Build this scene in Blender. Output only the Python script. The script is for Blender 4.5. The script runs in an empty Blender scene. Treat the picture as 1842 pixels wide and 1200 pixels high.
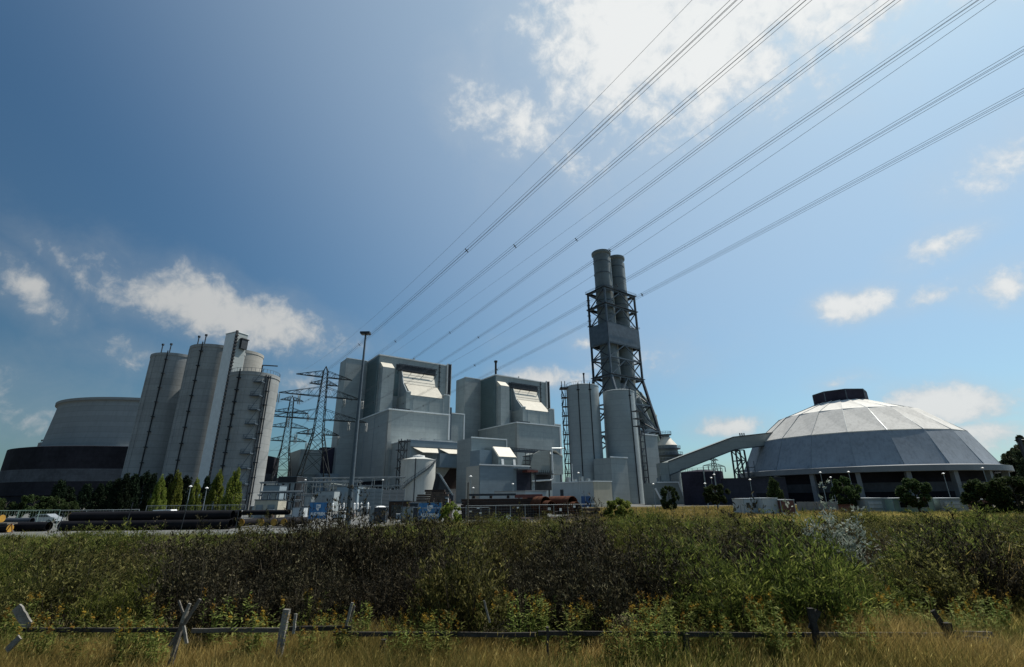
import bpy, math, random
import numpy as np
from mathutils import Vector, Matrix
R = math.radians
random.seed(7)
RNG = np.random.default_rng(11)
S = bpy.context.scene
COL = S.collection

# ------------------------------------------------------------------ camera
PW, PH, FPX = 1842., 1200., 852.          # photograph size and focal length in its pixels
PITCH, ROLL, CAMZ = R(19.0), 0.0109, 3.2
cd = bpy.data.cameras.new('camera'); cam = bpy.data.objects.new('camera', cd); COL.objects.link(cam)
cd.sensor_width = 36.; cd.lens = 36. * FPX / PW; cd.clip_start = .1; cd.clip_end = 9000.
cam.matrix_world = (Matrix.Translation((0, 0, CAMZ)) @ Matrix.Rotation(R(90) + PITCH, 4, 'X')
                    @ Matrix.Rotation(-ROLL, 4, 'Z'))
S.camera = cam

def ray(px, py):
    x, y = px - 921., 600. - py
    c, s = math.cos(ROLL), math.sin(ROLL)
    x, y = c * x + s * y, -s * x + c * y
    return Vector((x, FPX * math.cos(PITCH) - y * math.sin(PITCH), FPX * math.sin(PITCH) + y * math.cos(PITCH)))
def at(px, py, Y):                         # a pixel at a chosen distance -> point in metres
    d = ray(px, py); return Vector((0, 0, CAMZ)) + d * (Y / d.y)
def onplane(px, py, p0, n):
    d = ray(px, py); c = Vector((0, 0, CAMZ)); return c + d * ((p0 - c).dot(n) / d.dot(n))

# ------------------------------------------------------------------ light
SUN_AZ, SUN_EL = 59., 57.                  # degrees right of straight ahead, degrees up
W = bpy.data.worlds.new('World'); S.world = W; W.use_nodes = True
nt = W.node_tree; nt.nodes.clear()
def N(tree, typ, **kw):
    n = tree.nodes.new(typ)
    for k, v in kw.items(): setattr(n, k, v)
    return n
class NT:
    def __init__(s, t): s.t = t
    def m(s, op, a, b=None, c=None, clamp=False):
        n = N(s.t, 'ShaderNodeMath', operation=op); n.use_clamp = clamp
        for i, v in enumerate((a, b, c)):
            if v is None: continue
            if isinstance(v, (int, float)): n.inputs[i].default_value = v
            else: s.t.links.new(v, n.inputs[i])
        return n.outputs[0]
    def mr(s, v, a, b, c=0., d=1., smooth=True):
        n = N(s.t, 'ShaderNodeMapRange'); n.interpolation_type = 'SMOOTHSTEP' if smooth else 'LINEAR'
        s.t.links.new(v, n.inputs[0])
        for i, q in enumerate((a, b, c, d)):
            if isinstance(q, (int, float)): n.inputs[1 + i].default_value = q
            else: s.t.links.new(q, n.inputs[1 + i])
        return n.outputs[0]
    def noise(s, vec, scale, detail=6., rough=.55, dist=0.):
        n = N(s.t, 'ShaderNodeTexNoise'); s.t.links.new(vec, n.inputs['Vector'])
        n.inputs['Scale'].default_value = scale; n.inputs['Detail'].default_value = detail
        n.inputs['Roughness'].default_value = rough; n.inputs['Distortion'].default_value = dist
        return n.outputs['Fac']
    def mixc(s, f, a, b, blend='MIX'):
        n = N(s.t, 'ShaderNodeMix', data_type='RGBA', blend_type=blend)
        for i, v in ((0, f), (6, a), (7, b)):
            if isinstance(v, (int, float)): n.inputs[i].default_value = v
            elif isinstance(v, (tuple, list)): n.inputs[i].default_value = (*v[:3], 1)
            else: s.t.links.new(v, n.inputs[i])
        return n.outputs[2]
wn = NT(nt); L = nt.links.new
sky = N(nt, 'ShaderNodeTexSky', sky_type='NISHITA'); sky.sun_disc = False
sky.sun_elevation = R(SUN_EL); sky.sun_rotation = R(SUN_AZ)
sky.air_density = 1.0; sky.dust_density = 1.0; sky.ozone_density = 2.0; sky.altitude = 0
tc = N(nt, 'ShaderNodeTexCoord'); sx = N(nt, 'ShaderNodeSeparateXYZ'); L(tc.outputs['Generated'], sx.inputs[0])
X_, Y_, Z_ = sx.outputs
azi = wn.m('ARCTAN2', X_, Y_); ele = wn.m('ARCSINE', Z_)
nv = N(nt, 'ShaderNodeCombineXYZ'); L(azi, nv.inputs[0]); L(ele, nv.inputs[1])
n2 = wn.noise(tc.outputs['Generated'], 8., 7., .6, .35)
n3 = wn.noise(tc.outputs['Generated'], 38., 6., .62, .3)
fb = wn.m('ADD', wn.m('MULTIPLY', wn.m('SUBTRACT', n2, .5), 1.75), wn.m('MULTIPLY', wn.m('SUBTRACT', n3, .5), .85))
# cloud banks as (azimuth, elevation, half width, half height, tilt, strength) in degrees round the whole horizon
BANKS = []
def bank(px, py, hw, hh, tilt=0., k=1.):
    d = ray(px, py); h = math.hypot(d.x, d.y)
    BANKS.append((math.degrees(math.atan2(d.x, d.y)), math.degrees(math.atan2(d.z, h)), hw, hh, tilt, k))
bank(1130, 50, 15, 13, 10, 1.25); bank(1270, 70, 14, 11, -10, 1.15); bank(1430, 10, 18, 7, -8, 1.0); bank(1270, 190, 7, 5, 0, .8); bank(1060, 100, 10, 8, 0, .9)
bank(940, 215, 10, 5, -15, .78); bank(1000, 290, 5, 2, -25, .3)
bank(400, 560, 14, 4.2, -8, 1.1); bank(300, 530, 8, 2.4, -12, .6); bank(50, 515, 4.5, 2.2, -30, .72); bank(150, 500, 6, 1.6, -30, .45); bank(20, 740, 7, 3.5, 0, .4)
bank(255, 640, 4, 2., 0, .45); bank(545, 690, 5, 1.8, 0, .6)
bank(1520, 548, 4.6, 2.2, 0, 1.15); bank(1685, 440, 4.2, 1.7, 12, .72); bank(1680, 532, 3.2, 1.1, 10, .5); bank(1815, 512, 3.2, 2.4, 0, .75); bank(1810, 285, 5, 3.2, 15, .62)
bank(1700, 728, 9., 2.6, -4, 1.25); bank(1640, 715, 5., 1.6, 0, .9); bank(1500, 692, 3.6, 1.3, 0, .7); bank(1310, 768, 4.4, 1.9, 0, 1.15); bank(980, 682, 7., 2.2, 0, 1.1); bank(1120, 650, 8, 2.6, 0, .5)
bank(1780, 780, 6, 2.2, 0, .8); bank(1050, 620, 5, 1.2, 0, .35)
rr = random.Random(3)
for k in range(14):                        # the same broken cumulus carries on out of view
    BANKS.append((62 + k * 17.5 + rr.uniform(-4, 4), rr.choice((5, 9, 16, 28, 42)) + rr.uniform(-3, 4), rr.uniform(5, 13), rr.uniform(2, 5), rr.uniform(-15, 15), rr.uniform(.5, 1.)))
acc = None
for (a, e, hw, hh, tl, kk) in BANKS:
    mpb = N(nt, 'ShaderNodeMapping', vector_type='TEXTURE'); L(nv.outputs[0], mpb.inputs[0])
    mpb.inputs['Location'].default_value = (R(a if a <= 180 else a - 360), R(e), 0); mpb.inputs['Rotation'].default_value = (0, 0, R(tl)); mpb.inputs['Scale'].default_value = (R(hw) / math.cos(R(e)), R(hh), 1.)
    ln_ = N(nt, 'ShaderNodeVectorMath', operation='LENGTH'); L(mpb.outputs[0], ln_.inputs[0])
    b = wn.m('MULTIPLY_ADD', ln_.outputs['Value'], -kk, kk)
    acc = b if acc is None else wn.m('MAXIMUM', acc, b)
acc = wn.m('MAXIMUM', acc, -1.0)
dens = wn.m('ADD', acc, fb)
mask = wn.mr(dens, .02, .8, 0., .93)
thin = wn.mr(wn.m('ADD', wn.m('MULTIPLY', acc, .55), wn.m('SUBTRACT', n2, .5)), -.28, .6, 0., .42)
mask = wn.m('MAXIMUM', mask, thin)
shade = wn.mr(wn.m('ADD', dens, wn.m('MULTIPLY', n3, .7)), .4, 1.35)
# brighter clouds towards the sun
sd = N(nt, 'ShaderNodeVectorMath', operation='DOT_PRODUCT'); L(tc.outputs['Generated'], sd.inputs[0])
sd.inputs[1].default_value = (math.sin(R(SUN_AZ)) * math.cos(R(SUN_EL)), math.cos(R(SUN_AZ)) * math.cos(R(SUN_EL)), math.sin(R(SUN_EL)))
glow = wn.mr(sd.outputs['Value'], .1, 1., .62, 1.02)
ccol = wn.mixc(shade, (5.0, 5.6, 6.1), (7.8, 7.9, 7.8))
cc = N(nt, 'ShaderNodeVectorMath', operation='SCALE'); L(ccol, cc.inputs[0]); L(glow, cc.inputs['Scale'])
tint = wn.mixc(1., sky.outputs[0], (.68, 1.0, 1.08), 'MULTIPLY')
# thin high haze: the sky brightens towards the sun and deepens away from it
aur = wn.mr(sd.outputs['Value'], -.05, .95, .47, 1.12, False)
ts_ = N(nt, 'ShaderNodeVectorMath', operation='SCALE'); L(tint, ts_.inputs[0]); L(aur, ts_.inputs['Scale'])
hz_ = wn.mixc(wn.mr(sd.outputs['Value'], .25, 1., 0., .5), ts_.outputs[0], (5.3, 6.2, 6.7))
mixed = wn.mixc(mask, hz_, cc.outputs[0])
bg = N(nt, 'ShaderNodeBackground'); L(mixed, bg.inputs[0]); bg.inputs[1].default_value = .1
out = N(nt, 'ShaderNodeOutputWorld'); L(bg.outputs[0], out.inputs[0])
sl = bpy.data.lights.new('sun', 'SUN'); sl.energy = 4.8; sl.angle = R(.55); sl.color = (1., .94, .84)
so = bpy.data.objects.new('sun', sl); COL.objects.link(so)
sv = Vector(sd.inputs[1].default_value)
so.rotation_euler = (-sv).to_track_quat('-Z', 'Y').to_euler(); so.location = sv * 300
S.view_settings.view_transform = 'Standard'; S.view_settings.look = 'None'
S.view_settings.exposure = 0.15; S.view_settings.gamma = 1.
S.render.engine = 'CYCLES'; S.cycles.max_bounces = 4; S.cycles.diffuse_bounces = 2; S.cycles.glossy_bounces = 2; S.cycles.transmission_bounces = 2; S.cycles.transparent_max_bounces = 4

# ------------------------------------------------------------------ materials
MATS = {}
def mat(name, col, rough=.7, var=.12, vs=.4, bump=0., bs=8., metal=0., spec=.4, col2=None, streak=0., rings=0., panel=None, seed=0.):
    m = bpy.data.materials.new(name); m.use_nodes = True; t = m.node_tree; q = NT(t); l = t.links.new
    p = t.nodes['Principled BSDF']; p.inputs['Roughness'].default_value = rough; p.inputs['Metallic'].default_value = metal
    p.inputs['Specular IOR Level'].default_value = spec
    tcn = N(t, 'ShaderNodeTexCoord'); ov = tcn.outputs['Object']
    a = q.noise(ov, vs, 6., .6); b = q.noise(ov, vs * 9, 5., .6)
    f = q.m('ADD', q.m('MULTIPLY', a, .65), q.m('MULTIPLY', b, .35))
    c2 = col2 if col2 else tuple(min(1., c * (1 + var * 2.2)) for c in col)
    lo = tuple(c * (1 - var * 1.6) for c in col)
    if col2: lo = col
    cl = q.mixc(q.mr(f, .32, .68), lo, c2)
    if streak:                              # rain streaks running down the face
        mpn = N(t, 'ShaderNodeMapping'); l(ov, mpn.inputs[0]); mpn.inputs['Scale'].default_value = (1.1, 1.1, .035)
        st = q.noise(mpn.outputs[0], 1.0, 6., .65)
        cl = q.mixc(q.mr(st, .45, .75, 0., streak), cl, tuple(c * .55 for c in col))
    if rings:                               # casting lifts of slip-formed concrete
        sz = N(t, 'ShaderNodeSeparateXYZ'); l(ov, sz.inputs[0])
        fr = q.m('FRACT', q.m('DIVIDE', sz.outputs[2], rings)); nn = q.m('FLOOR', q.m('DIVIDE', sz.outputs[2], rings))
        wnz = N(t, 'ShaderNodeTexWhiteNoise', noise_dimensions='1D'); l(nn, wnz.inputs['W'])
        cl = q.mixc(q.m('MULTIPLY', wnz.outputs[0], .4), cl, tuple(c * .66 for c in col))
        cl = q.mixc(q.mr(fr, 0., .14, .55, 0.), cl, tuple(c * .55 for c in col))
    if panel:                               # faint joints and colour steps between cladding sheets
        sz = N(t, 'ShaderNodeSeparateXYZ'); l(ov, sz.inputs[0])
        hz = q.m('ADD', sz.outputs[0], sz.outputs[1])
        cb = N(t, 'ShaderNodeCombineXYZ'); l(q.m('FLOOR', q.m('DIVIDE', hz, panel[0])), cb.inputs[0]); l(q.m('FLOOR', q.m('DIVIDE', sz.outputs[2], panel[1])), cb.inputs[1])
        wnz = N(t, 'ShaderNodeTexWhiteNoise', noise_dimensions='3D'); l(cb.outputs[0], wnz.inputs['Vector'])
        cl = q.mixc(q.m('MULTIPLY', wnz.outputs[0], .24), cl, tuple(c * .68 for c in col))
        fh = q.m('FRACT', q.m('DIVIDE', sz.outputs[2], panel[1]))
        cl = q.mixc(q.mr(fh, 0., .1, .4, 0.), cl, tuple(c * .55 for c in col))
        fv = q.m('FRACT', q.m('DIVIDE', hz, panel[0])); cl = q.mixc(q.mr(fv, 0., .05, .3, 0.), cl, tuple(c * .6 for c in col))
    l(cl, p.inputs['Base Color'])
    if bump:
        bn = N(t, 'ShaderNodeBump'); bn.inputs['Strength'].default_value = bump; bn.inputs['Distance'].default_value = .05
        l(q.noise(ov, bs, 6., .6), bn.inputs['Height']); l(bn.outputs[0], p.inputs['Normal'])
    MATS[name] = m; return m
def leafmat(name, cols, trans=.35, rough=.75, attr='rnd'):
    m = bpy.data.materials.new(name); m.use_nodes = True; t = m.node_tree; q = NT(t); l = t.links.new
    t.nodes.clear(); o = N(t, 'ShaderNodeOutputMaterial')
    at_ = N(t, 'ShaderNodeAttribute', attribute_name=attr); oi = N(t, 'ShaderNodeObjectInfo')
    rp = N(t, 'ShaderNodeValToRGB'); e = rp.color_ramp.elements
    while len(e) < len(cols): e.new(.5)
    for i, c in enumerate(cols): e[i].position = i / max(1, len(cols) - 1); e[i].color = (*c, 1)
    l(at_.outputs['Fac'], rp.inputs[0])
    hs = N(t, 'ShaderNodeHueSaturation'); l(rp.outputs[0], hs.inputs['Color'])
    l(q.mr(oi.outputs['Random'], 0, 1, .7, 1.25, False), hs.inputs['Value']); l(q.mr(oi.outputs['Random'], 0, 1, .485, .512, False), hs.inputs['Hue'])
    d = N(t, 'ShaderNodeBsdfPrincipled'); d.inputs['Roughness'].default_value = rough; d.inputs['Specular IOR Level'].default_value = .08; l(hs.outputs[0], d.inputs['Base Color'])
    tr = N(t, 'ShaderNodeBsdfTranslucent'); l(hs.outputs[0], tr.inputs[0])
    mx = N(t, 'ShaderNodeMixShader'); mx.inputs[0].default_value = trans; l(d.outputs[0], mx.inputs[1]); l(tr.outputs[0], mx.inputs[2]); l(mx.outputs[0], o.inputs[0])
    MATS[name] = m; return m

mat('clad', (0.31, 0.35, 0.352), .6, .07, .05, panel=(9., 3.6), streak=.22)
mat('clad_warm', (0.33, 0.345, 0.33), .55, .05, .06, panel=(6., 2.2))
mat('clad_blue', (0.22, 0.285, 0.33), .55, .05, .06, panel=(5., 1.1))
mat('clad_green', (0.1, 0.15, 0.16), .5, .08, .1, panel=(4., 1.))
mat('clad_olive', (0.24, 0.27, 0.262), .6, .05, .08, panel=(5., 2.))
mat('cream', (0.42, 0.4, 0.34), .6, .06, .25, streak=.25)
mat('cream_bright', (0.56, 0.53, 0.45), .55, .05, .25, streak=.2)
mat('trim', (0.7, 0.73, 0.73), .5, .05, .5)
mat('dark_steel', (0.025, 0.031, 0.04), .5, .2, .6)
mat('mid_steel', (0.085, 0.11, 0.135), .5, .15, .5, metal=.2)
mat('galv', (0.24, 0.27, 0.285), .45, .15, .8, metal=.5)
mat('black', (.012, .014, .018), .6, .2, .5)
mat('opening_shade', (.02, .022, .026), .8, .2, .3, spec=.06)  # near-black plates that paint the shade inside openings
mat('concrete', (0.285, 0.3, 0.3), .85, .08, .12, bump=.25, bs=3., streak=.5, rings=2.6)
mat('concrete_lit', (0.36, 0.35, 0.32), .85, .08, .12, streak=.25, rings=1.9)  # sunlit copy of the concrete, warm light put into its colour
mat('concrete_tower', (0.26, 0.278, 0.282), .85, .06, .03, streak=.3, rings=3.)
mat('concrete_grey', (0.25, 0.25, 0.245), .85, .1, .5, bump=.3)
mat('brickdark', (0.022, 0.022, 0.028), .8, .25, .05, panel=(9., 2.5), spec=.06)
mat('brickband', (0.075, 0.083, 0.096), .8, .2, .08, panel=(9., 2.), spec=.06)
mat('dome_top', (0.72, 0.7, 0.65), .8, .06, .12, streak=.3, spec=.06)  # dome bands darken downwards, sun and shade put into their colours
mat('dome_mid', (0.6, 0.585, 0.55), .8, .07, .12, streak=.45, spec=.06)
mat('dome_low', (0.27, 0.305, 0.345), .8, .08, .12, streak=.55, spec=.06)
mat('dome_rim', (0.18, 0.2, 0.22), .6, .07, .3)
mat('flue', (0.15, 0.182, 0.195), .55, .08, .15, streak=.3, panel=(40., 3.2))
mat('flue_green', (0.19, 0.225, 0.19), .6, .12, .3, streak=.3)
mat('tankwhite', (0.5, 0.51, 0.48), .5, .05, .15, streak=.3)
mat('tankgrey', (0.31, 0.355, 0.37), .5, .05, .1, panel=(60., 2.4))
mat('purple', (0.03, 0.029, 0.045), .7, .2, .15, panel=(7., 2.), spec=.06)
mat('purple2', (0.045, 0.049, 0.068), .7, .15, .15, panel=(7., 1.4), spec=.06)
mat('rust', (.045, .021, .014), .9, .3, 1.5, bump=.4, col2=(.14, .055, .03), spec=.1)
mat('rust_dark', (.022, .015, .013), .85, .3, 1.2, bump=.4, col2=(.045, .026, .019))
mat('steelpile', (.05, .036, .028), .8, .3, 2., bump=.3, col2=(.11, .075, .055))
mat('pipeblack', (.006, .006, .008), .75, .2, .8, spec=.15)
mat('yellowcap', (.36, .20, .03), .6, .15, 1.)
mat('bannerblue', (.045, .17, .36), .6, .08, 1.5)
mat('white', (.78, .79, .78), .5, .04, 1.)
mat('office', (0.42, 0.46, 0.47), .6, .05, .3, streak=.2)
mat('office_side', (0.44, 0.41, 0.33), .6, .05, .3, streak=.2)
mat('doorblue', (.035, .11, .26), .5, .1, 1.)
mat('glassdark', (.02, .028, .036), .15, .1, 1., spec=.6)
mat('cont_white', (0.46, 0.5, 0.52), .5, .06, .6, streak=.3)
mat('cont_green', (.30, .42, .36), .55, .06, .6, streak=.3)
mat('cont_red', (.14, .055, .045), .6, .12, .6, streak=.3)
mat('cont_grey', (0.28, 0.32, 0.335), .55, .06, .6, streak=.3)
mat('redsteel', (.16, .05, .04), .6, .15, 1.)
mat('wire', (.16, .18, .20), .5, .1, 1., metal=.4)
mat('pylon', (0.018, 0.023, 0.025), .7, .12, .5, spec=.15)
mat('insul', (0.2, 0.23, 0.23), .35, .1, 1.)
mat('wood', (0.11, 0.1, 0.085), .9, .22, 2.5, bump=.7, bs=30.)
mat('wood_pale', (0.22, 0.21, 0.185), .9, .18, 2.5, bump=.7, bs=30.)
mat('wood_dark', (.035, .031, .027), .9, .3, 2.5, bump=.7, bs=30.)
mat('bark', (.06, .05, .04), .9, .25, 3., bump=.5)
mat('tyre', (.015, .015, .016), .85, .1, 3.)
mat('car_silver', (.42, .44, .46), .3, .03, 1., metal=.5)
mat('car_white', (.72, .73, .73), .3, .03, 1.)
mat('car_dark', (.03, .035, .045), .25, .1, 1.)
mat('car_red', (.28, .03, .025), .3, .05, 1.)
mat('paver', (0.2, 0.235, 0.25), .85, .12, .6)
mat('ground', (.06, .055, .03), .95, .25, .35, bump=.5, bs=6., col2=(.13, .105, .05))
mat('gravel', (.085, .09, .088), .95, .18, .8, bump=.6, bs=14., col2=(.15, .152, .145))
mat('asphalt', (.15, .16, .165), .9, .12, .5, bump=.4, bs=18.)
leafmat('broom', [(.022, .024, .008), (.09, .088, .026), (.30, .265, .095)], .45, .6)
leafmat('broom_green', [(.03, .042, .010), (.105, .13, .027), (.30, .30, .08)], .48, .6)
leafmat('broom_brown', [(.018, .015, .010), (.058, .048, .03), (.26, .215, .145)], .25, .6)
leafmat('broom_shaded', [(.010, .010, .006), (.032, .029, .016), (.19, .165, .095)], .25, .7)  # shade of the front row put into the near-black leaf colour
leafmat('dry_grass', [(.12, .125, .032), (.38, .29, .09), (.64, .49, .20)], .48)
leafmat('green_grass', [(.06, .08, .018), (.155, .17, .042), (.33, .29, .095)], .45)
leafmat('flower', [(.16, .10, .02), (.36, .22, .03)], .3)
leafmat('weed', [(.06, .09, .02), (.14, .18, .042), (.27, .28, .085)], .45)
leafmat('silverleaf', [(.16, .20, .15), (.30, .34, .28), (.48, .50, .44)], .25)
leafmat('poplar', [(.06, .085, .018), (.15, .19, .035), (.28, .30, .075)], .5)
leafmat('poplar_dark', [(.004, .009, .005), (.010, .019, .009), (.018, .03, .013)], .1)  # dark copy of the poplar leaf with shade put into its colour
leafmat('treeleaf', [(.018, .034, .012), (.04, .064, .022), (.08, .105, .04)], .3)
leafmat('farleaf', [(.02, .032, .016), (.04, .056, .028), (.07, .085, .045)], .25)
leafmat('twig', [(.05, .04, .03), (.10, .085, .065)], .05)

# ------------------------------------------------------------------ mesh helpers
class MB:
    def __init__(s): s.v = []; s.f = []; s.sm = False
    def add(s, vs, fs):
        o = len(s.v); s.v += [tuple(v) for v in vs]; s.f += [tuple(i + o for i in f) for f in fs]; return s
    def box(s, a, b, c, d, e, f):           # x0 x1 y0 y1 z0 z1
        return s.add([(a, c, e), (b, c, e), (b, d, e), (a, d, e), (a, c, f), (b, c, f), (b, d, f), (a, d, f)],
                     [(0, 3, 2, 1), (4, 5, 6, 7), (0, 1, 5, 4), (1, 2, 6, 5), (2, 3, 7, 6), (3, 0, 4, 7)])
    def tube(s, p, q, r, r2=None, n=8, cap=True):
        p, q = Vector(p), Vector(q); r2 = r if r2 is None else r2
        d = (q - p).normalized(); a = d.orthogonal().normalized() if abs(d.z) < .99 else Vector((1, 0, 0))
        if abs(d.z) < .99: a = d.cross(Vector((0, 0, 1))).normalized()
        b = d.cross(a); vs = []
        for c, rad in ((p, r), (q, r2)):
            for i in range(n):
                t = 2 * math.pi * (i + .5) / n; vs.append(c + a * (math.cos(t) * rad) + b * (math.sin(t) * rad))
        fs = [(i, (i + 1) % n, n + (i + 1) % n, n + i) for i in range(n)]
        if cap: fs += [tuple(range(n))[::-1], tuple(range(n, 2 * n))]
        return s.add(vs, fs)
    def bar(s, p, q, w): return s.tube(p, q, w * .707, n=4)
    def path(s, pts, r, n=8):
        for a, b in zip(pts[:-1], pts[1:]): s.tube(a, b, r, n=n)
        return s
    def lathe(s, prof, n=32, c=(0, 0), close=False):
        vs = []; k = len(prof)
        for r, z in prof:
            for i in range(n):
                t = 2 * math.pi * i / n; vs.append((c[0] + r * math.cos(t), c[1] + r * math.sin(t), z))
        fs = [(j * n + i, j * n + (i + 1) % n, (j + 1) * n + (i + 1) % n, (j + 1) * n + i) for j in range(k - 1) for i in range(n)]
        if close: fs += [tuple(range((k - 1) * n, k * n))]
        s.sm = True; return s.add(vs, fs)
    def prism(s, poly, ext):                # polygon of 3d points pushed along ext
        n = len(poly); e = Vector(ext); vs = [Vector(p) for p in poly] + [Vector(p) + e for p in poly]
        return s.add(vs, [tuple(range(n))[::-1], tuple(range(n, 2 * n))] + [(i, (i + 1) % n, n + (i + 1) % n, n + i) for i in range(n)])
    def mesh(s, name, m):
        me = bpy.data.meshes.new(name); me.from_pydata(s.v, [], s.f); me.materials.append(MATS[m]); me.update()
        if s.sm: me.shade_smooth(); me.set_sharp_from_angle(angle=R(35))
        return me
    def build(s, name, m, parent=None):
        return link(name, s.mesh(name, m), parent)
def link(name, me, parent=None):
    o = bpy.data.objects.new(name, me); COL.objects.link(o)
    if parent is not None: o.parent = parent
    return o
def tag(o, label, cat, group=None):
    o['label'] = label; o['category'] = cat
    if group: o['group'] = group
    return o
def thing(name, label, cat, loc=(0, 0, 0), rz=0., group=None):
    o = bpy.data.objects.new(name, None); COL.objects.link(o); o.location = loc; o.rotation_euler = (0, 0, rz); o.empty_display_size = .5
    return tag(o, label, cat, group)
def struct(name, mb, m):
    o = mb.build(name, m); o['kind'] = 'structure'; return o
def copy_tree(o, parent=None):
    c = o.copy(); COL.objects.link(c); c.parent = parent
    for ch in list(o.children): copy_tree(ch, c)
    return c
def box(*a): return MB().box(*a)
def npmesh(name, v, faces, m, rnd=None):    # v (n,3), faces (m,k)
    me = bpy.data.meshes.new(name); n, k = faces.shape
    me.vertices.add(len(v)); me.vertices.foreach_set('co', np.asarray(v, np.float32).ravel())
    me.loops.add(n * k); me.loops.foreach_set('vertex_index', faces.astype(np.int32).ravel())
    me.polygons.add(n); me.polygons.foreach_set('loop_start', np.arange(0, n * k, k, dtype=np.int32))
    me.update(calc_edges=True)
    if rnd is not None:
        a = me.attributes.new('rnd', 'FLOAT', 'FACE'); a.data.foreach_set('value', np.asarray(rnd, np.float32))
    me.materials.append(MATS[m]); return me

SITE = R(36)                                # the plant's grid is turned 36 degrees to the view
CU, SU = math.cos(SITE), math.sin(SITE)
UV, WV = Vector((CU, SU, 0)), Vector((-SU, CU, 0))
def loc_uw(o, u, w): return Vector(o) + UV * u + WV * w

# ------------------------------------------------------------------ ground
struct('ground', MB().add([(-5000, -500, 0), (5000, -500, 0), (5000, 7000, 0), (-5000, 7000, 0)], [(0, 1, 2, 3)]), 'ground')
struct('yard', MB().add([(-400, 62, .006), (-46, 49, .006), (-14, 57, .006), (8, 66, .006), (22, 150, .006), (200, 165, .006), (400, 520, .006), (-400, 520, .006)], [tuple(range(8))]), 'gravel')
struct('road', MB().add([(-120, 46.2, .012), (-46, 46.2, .012), (-18, 50.5, .012), (-18.5, 54.5, .012), (-46, 50.8, .012), (-120, 51, .012)], [tuple(range(6))]), 'asphalt')

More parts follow.
